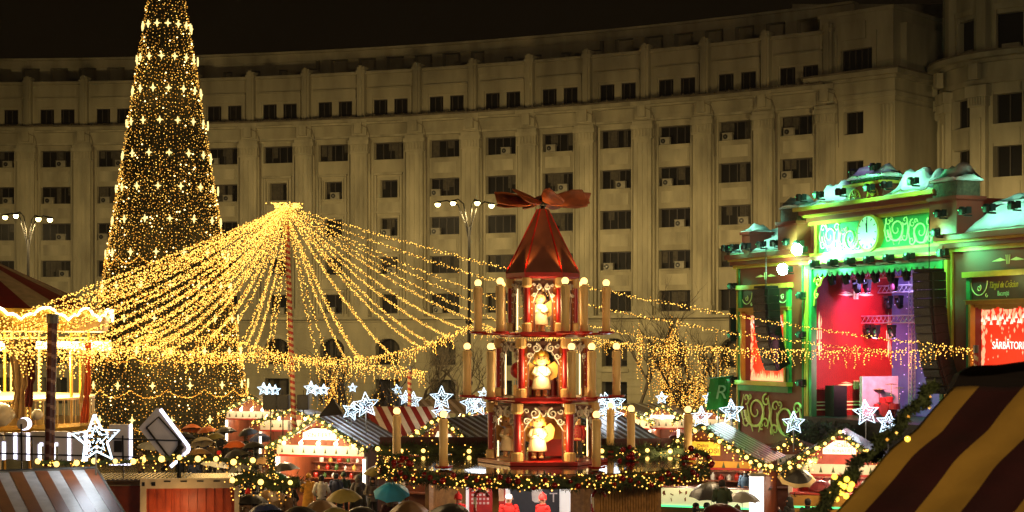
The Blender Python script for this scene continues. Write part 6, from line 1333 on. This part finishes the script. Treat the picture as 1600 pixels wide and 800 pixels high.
for i, (px, yt, w, col, lab, coat) in enumerate(U):
    d = ud(yt); rnd = random.Random(i); 
    if px == 1241: d = 53.6
    if px == 1112: d = 52.4
    if px == 612: d = ud(yt, 2.25)
    if px == 700: d = 43.2
    tl = (rnd.uniform(-.05, .32), rnd.uniform(-.22, .22)) if px not in (1241, 612) else (.42, .1)
    umbrella(px, yt, d, w, col, lab, tl, rim='cream' if px == 1241 else None)
    if px == 700: continue
    hx = px + (-8 if px not in (612,) else -3)
    person(hx, d + .12, ' '.join(('person in %s holding the %s' % (coat, lab)).split()[:16]), coat, 'umbrella', rnd.choice(['short', 'mid']), rnd.choice(['hair', 'beanie', 'long']), rnd.choice(['hair', 'black', 'brown']), rnd.uniform(-1, 1) + (PI if rnd.random() < .85 else 0), 1.72 if px != 1241 else 1.78)
# the queue
Q = [(482, 63.5, 'person in a long mustard coat and beanie seen from behind in the queue', 'mustard', 'forward', 'long', 'beanie', 'mustard', 0), (502, 63, 'person in a white puffer jacket seen from behind in the queue', 'white', 'pockets', 'short', 'hair', 'hair', .1), (525, 64, 'person in a navy jacket in the queue beside the white one', 'navy', 'forward', 'short', 'hair', 'hair', -.2), (537, 64.2, 'person in a green jacket with dark beanie in the queue', 'green', 'pockets', 'short', 'beanie', 'green', .3)]
for a in Q: person(a[0], a[1], a[2], *a[3:8], rz=PI + a[8])
person(560, 63, 'person in a dark hooded jacket facing the camera before the queue stall', 'grey', 'pockets', 'short', 'hair', 'hair', rz=.2, hood=True)
person(452, 60, 'person in a black coat bottom left of the queue', 'black', 'pockets', 'mid', 'hair', 'hair', rz=PI + .3); person(430, 57, 'person in a beige hood at the bottom left of the queue', 'beige', 'sides', 'mid', 'hair', 'hair', rz=PI, hood=True); person(560, 58, 'long haired person in black between the olive umbrellas', 'black', 'sides', 'mid', 'long', 'hair', rz=PI)
# kiosk staff and customers
KS = [(795, 48.9, 'smiling kiosk worker in red jacket and white topped cap facing out', 'red', 'forward', 'short', 'cap', 'white', 0), (848, 48.7, 'kiosk worker in red jacket and red cap turned left', 'red', 'forward', 'short', 'beanie', 'red', -.9), (716, 48.9, 'kiosk worker in red at the left kiosk window', 'red', 'forward', 'short', 'beanie', 'red', .8)]
for a in KS: person(a[0], a[1], a[2], *a[3:8], rz=a[8], z=.45, h=1.88, group='kiosk staff in red')
person(932, 44.5, 'person with dark hair at the bottom edge before the slatted wall', 'black', 'sides', 'mid', 'hair', 'hair', rz=PI, h=1.75); person(1008, 45, 'person in a black beanie at the bottom edge right of the slatted wall', 'black', 'sides', 'mid', 'beanie', 'black', rz=PI)
# right hand stalls
person(1128, 50.6, 'short haired person in an olive jacket raised at the yellow sign stall counter', 'green', 'forward', 'mid', 'hair', 'hair', rz=PI, z=.9); person(1166, 54.5, 'vendor in a blue top inside the yellow sign stall', 'blue', 'forward', 'short', 'long', 'hair', rz=-.6, z=1.0, h=1.7)
person(1088, 52.3, 'long haired person in a beige coat left of the couple under the broad umbrella', 'beige', 'pockets', 'mid', 'long', 'hair', rz=.5, h=1.72); person(1262, 53.8, 'person in a black coat at the right of the cream rimmed umbrella', 'black', 'sides', 'mid', 'hair', 'hair', rz=PI); q = MB(); q.box(-.6, .6, -.4, .5, 0, .89); q.m = 1; q.box(-.6, .6, -.42, -.4, .75, .89); o = q.build('customer_step', [M_cedar, M_steel]); o.location = (at(1128, 0, 50.6).x, 50.6, 0); tag(o, 'wooden step in front of the yellow sign stall', 'step'); person(1312, 57, 'vendor in black inside the stall under the stage', 'black', 'forward', 'short', 'hair', 'hair', rz=.2, z=.75)
# crowd further back
cx = [(285, 84, 'brown'), (305, 79, 'black'), (343, 76, 'grey'), (352, 84, 'black'), (385, 72, 'navy'), (398, 66, 'black'), (423, 70, 'brown'), (436, 76, 'black'), (468, 78, 'green'), (410, 60, 'black'), (388, 57, 'brown'), (1190, 62, 'black'), (1292, 50, 'grey'), (1010, 74, 'black'), (1050, 76, 'brown')]
WH = ['left of the orange umbrellas', 'below the orange umbrellas', 'beside the pale dome umbrella', 'right of the cream umbrella', 'by the wide black umbrella', 'left of the brown umbrella', 'under the hanging speakers', 'near the scaffold tower', 'behind the queue stall corner', 'at the light garlands low left', 'at the right end of the container', 'between the two right stalls', 'at the counter under the stage', 'below the dull red umbrella', 'right of the green umbrella']
for (x, d, c), wh in zip(cx, WH): person(x, d, 'person in a %s coat %s' % (c, wh), c, random.choice(['pockets', 'sides']), 'mid', random.choice(['hair', 'beanie', 'long']), random.choice(['hair', 'black', 'red']), rz=random.uniform(0, 6.28), h=random.uniform(1.65, 1.8))
# mast tower with hanging speakers
tw_ = thing('scaffold_tower', 'pale lattice scaffold tower at the foot of the tall mast', 'scaffold', (at(462, 0, 74).x, 74, 0)); 
q = truss((0, 0, 0), (0, 0, 3.3), .3, 'lattice', tw_)
for px, w, lab in ((423, .7, 'left black speaker hung by the tall mast'), (442, .62, 'middle black speaker hung by the tall mast'), (474, .55, 'right black speaker hung by the tall mast')):
    c = at(px, 640, 75); q = MB(); q.m = 0; q.box(-w / 2 + .02, w / 2 - .02, -.25, .25, 0, .68); q.m = 1; q.box(-w / 2 + .06, w / 2 - .06, -.27, -.25, .05, .63); q.m = 0; q.tube([(0, 0, .68), (0, 0, .9)], .02, 4); q.tube([(0, 0, 0), (0, 0, -c.z)], .03, 5); o = q.build('hanging_speaker', [M_dark, mat('speaker_grille', (.03, .03, .03))]); o.location = c; tag(o, lab, 'speaker', 'speakers by the tall mast')
# garlands low at left
P = [at(x, y, 46.5) for x, y in ((225, 716), (280, 716), (340, 718), (400, 722))]; garland('railing_garland', 'garland of globe bulbs strung behind the container roof', P, .12, 130, 1, .52, 14, drops=.25, seed=61, bulbr=.085)
P = [at(x, y, 49) for x, y in ((366, 752), (392, 744), (430, 760), (468, 752))]; garland('railing_garland', 'low tangled garland with small gold lights right of the container', P, .3, 260, 1, .9, 30, drops=.4, seed=62, bulbr=.08)
P = [at(x, y, 57) for x, y in ((423, 705), (425, 735), (432, 760))]; garland('post_garland', 'garland hanging down the left post of the queue stall', P, .22, 160, 0, .9, 60, seed=63)
P = [at(x, y, 46) for x, y in ((60, 722), (110, 724), (190, 722), (222, 720))]; garland('railing_garland', 'garland with orange globes between the letters and the near roof', P, .1, 120, 1, .55, 20, seed=64, bulbr=.075)
P = [at(x, y, 59) for x, y in ((584, 698), (600, 706), (612, 712))]; garland('post_garland', 'short garland at the right corner of the queue stall', P, .2, 200, 0, .9, 60, seed=65)
# lamp posts added out of view as frontal fill, shaped like those across the square
street_lamp(-9000, 22, [(-9060, -1000), (-8940, -1000)], 'two headed street lamp beyond the left of the stalls', 1500) if False else None
for x, y, lab in ((24, 16, 'added fill lamp post out of view right of the close striped roof'), (17, -6, 'added fill lamp post out of view behind the camera on the right')):
    t = thing('street_lamp', lab, 'street lamp', (x, y, 0), 0, 'tall street lamps before the building'); q = MB(); q.tube([(0, 0, 0), (0, 0, 14.5)], [.16, .09], 8); q.tube([(-1, 0, 15), (0, 0, 14.3), (1, 0, 15)], .05, 6); q.build('pole', M_dark, t)
    for s in (-1, 1):
        q = MB(); q.m = 1; q.lathe([(.1, .16), (.3, .12), (.34, .02), (.3, 0)], 10, (s, 0, 15)); q.m = 0; q.ball((s, 0, 14.95), .24, 10, 8); q.build('lantern', [M_lamp, M_dark], t); lamp('street_lamp_light', (x + s, y, 14.5), 6500, (1, .68, .36), .3)  # added fill for the fronts that face the camera

for x, y, d, Pw in ((310, 700, 74, 70), (370, 716, 62, 60), (430, 745, 52, 45), (560, 760, 50, 35), (640, 755, 44, 25), (1110, 735, 50, 30), (1240, 720, 52, 22)): lamp('crowd_fill', at(x, y - 30, d), Pw, (1, .66, .3), .3)  # extra lights added near the garlands to brighten the crowd
# ---------------------------------------------------------------- damp night air
hz = MB(); hz.box(-95, 95, -14, 165, -1, 50); ho = hz.build('haze', []); tag(ho, kind='stuff')
hm = bpy.data.materials.new('haze_air'); hm.use_nodes = True; t = hm.node_tree; t.nodes.clear(); out = t.nodes.new('ShaderNodeOutputMaterial'); pvn = t.nodes.new('ShaderNodeVolumePrincipled')
pvn.inputs['Density'].default_value = .00024; pvn.inputs['Color'].default_value = (.9, .9, .9, 1); pvn.inputs['Anisotropy'].default_value = .35; t.links.new(pvn.outputs[0], out.inputs['Volume']); ho.data.materials.append(hm)
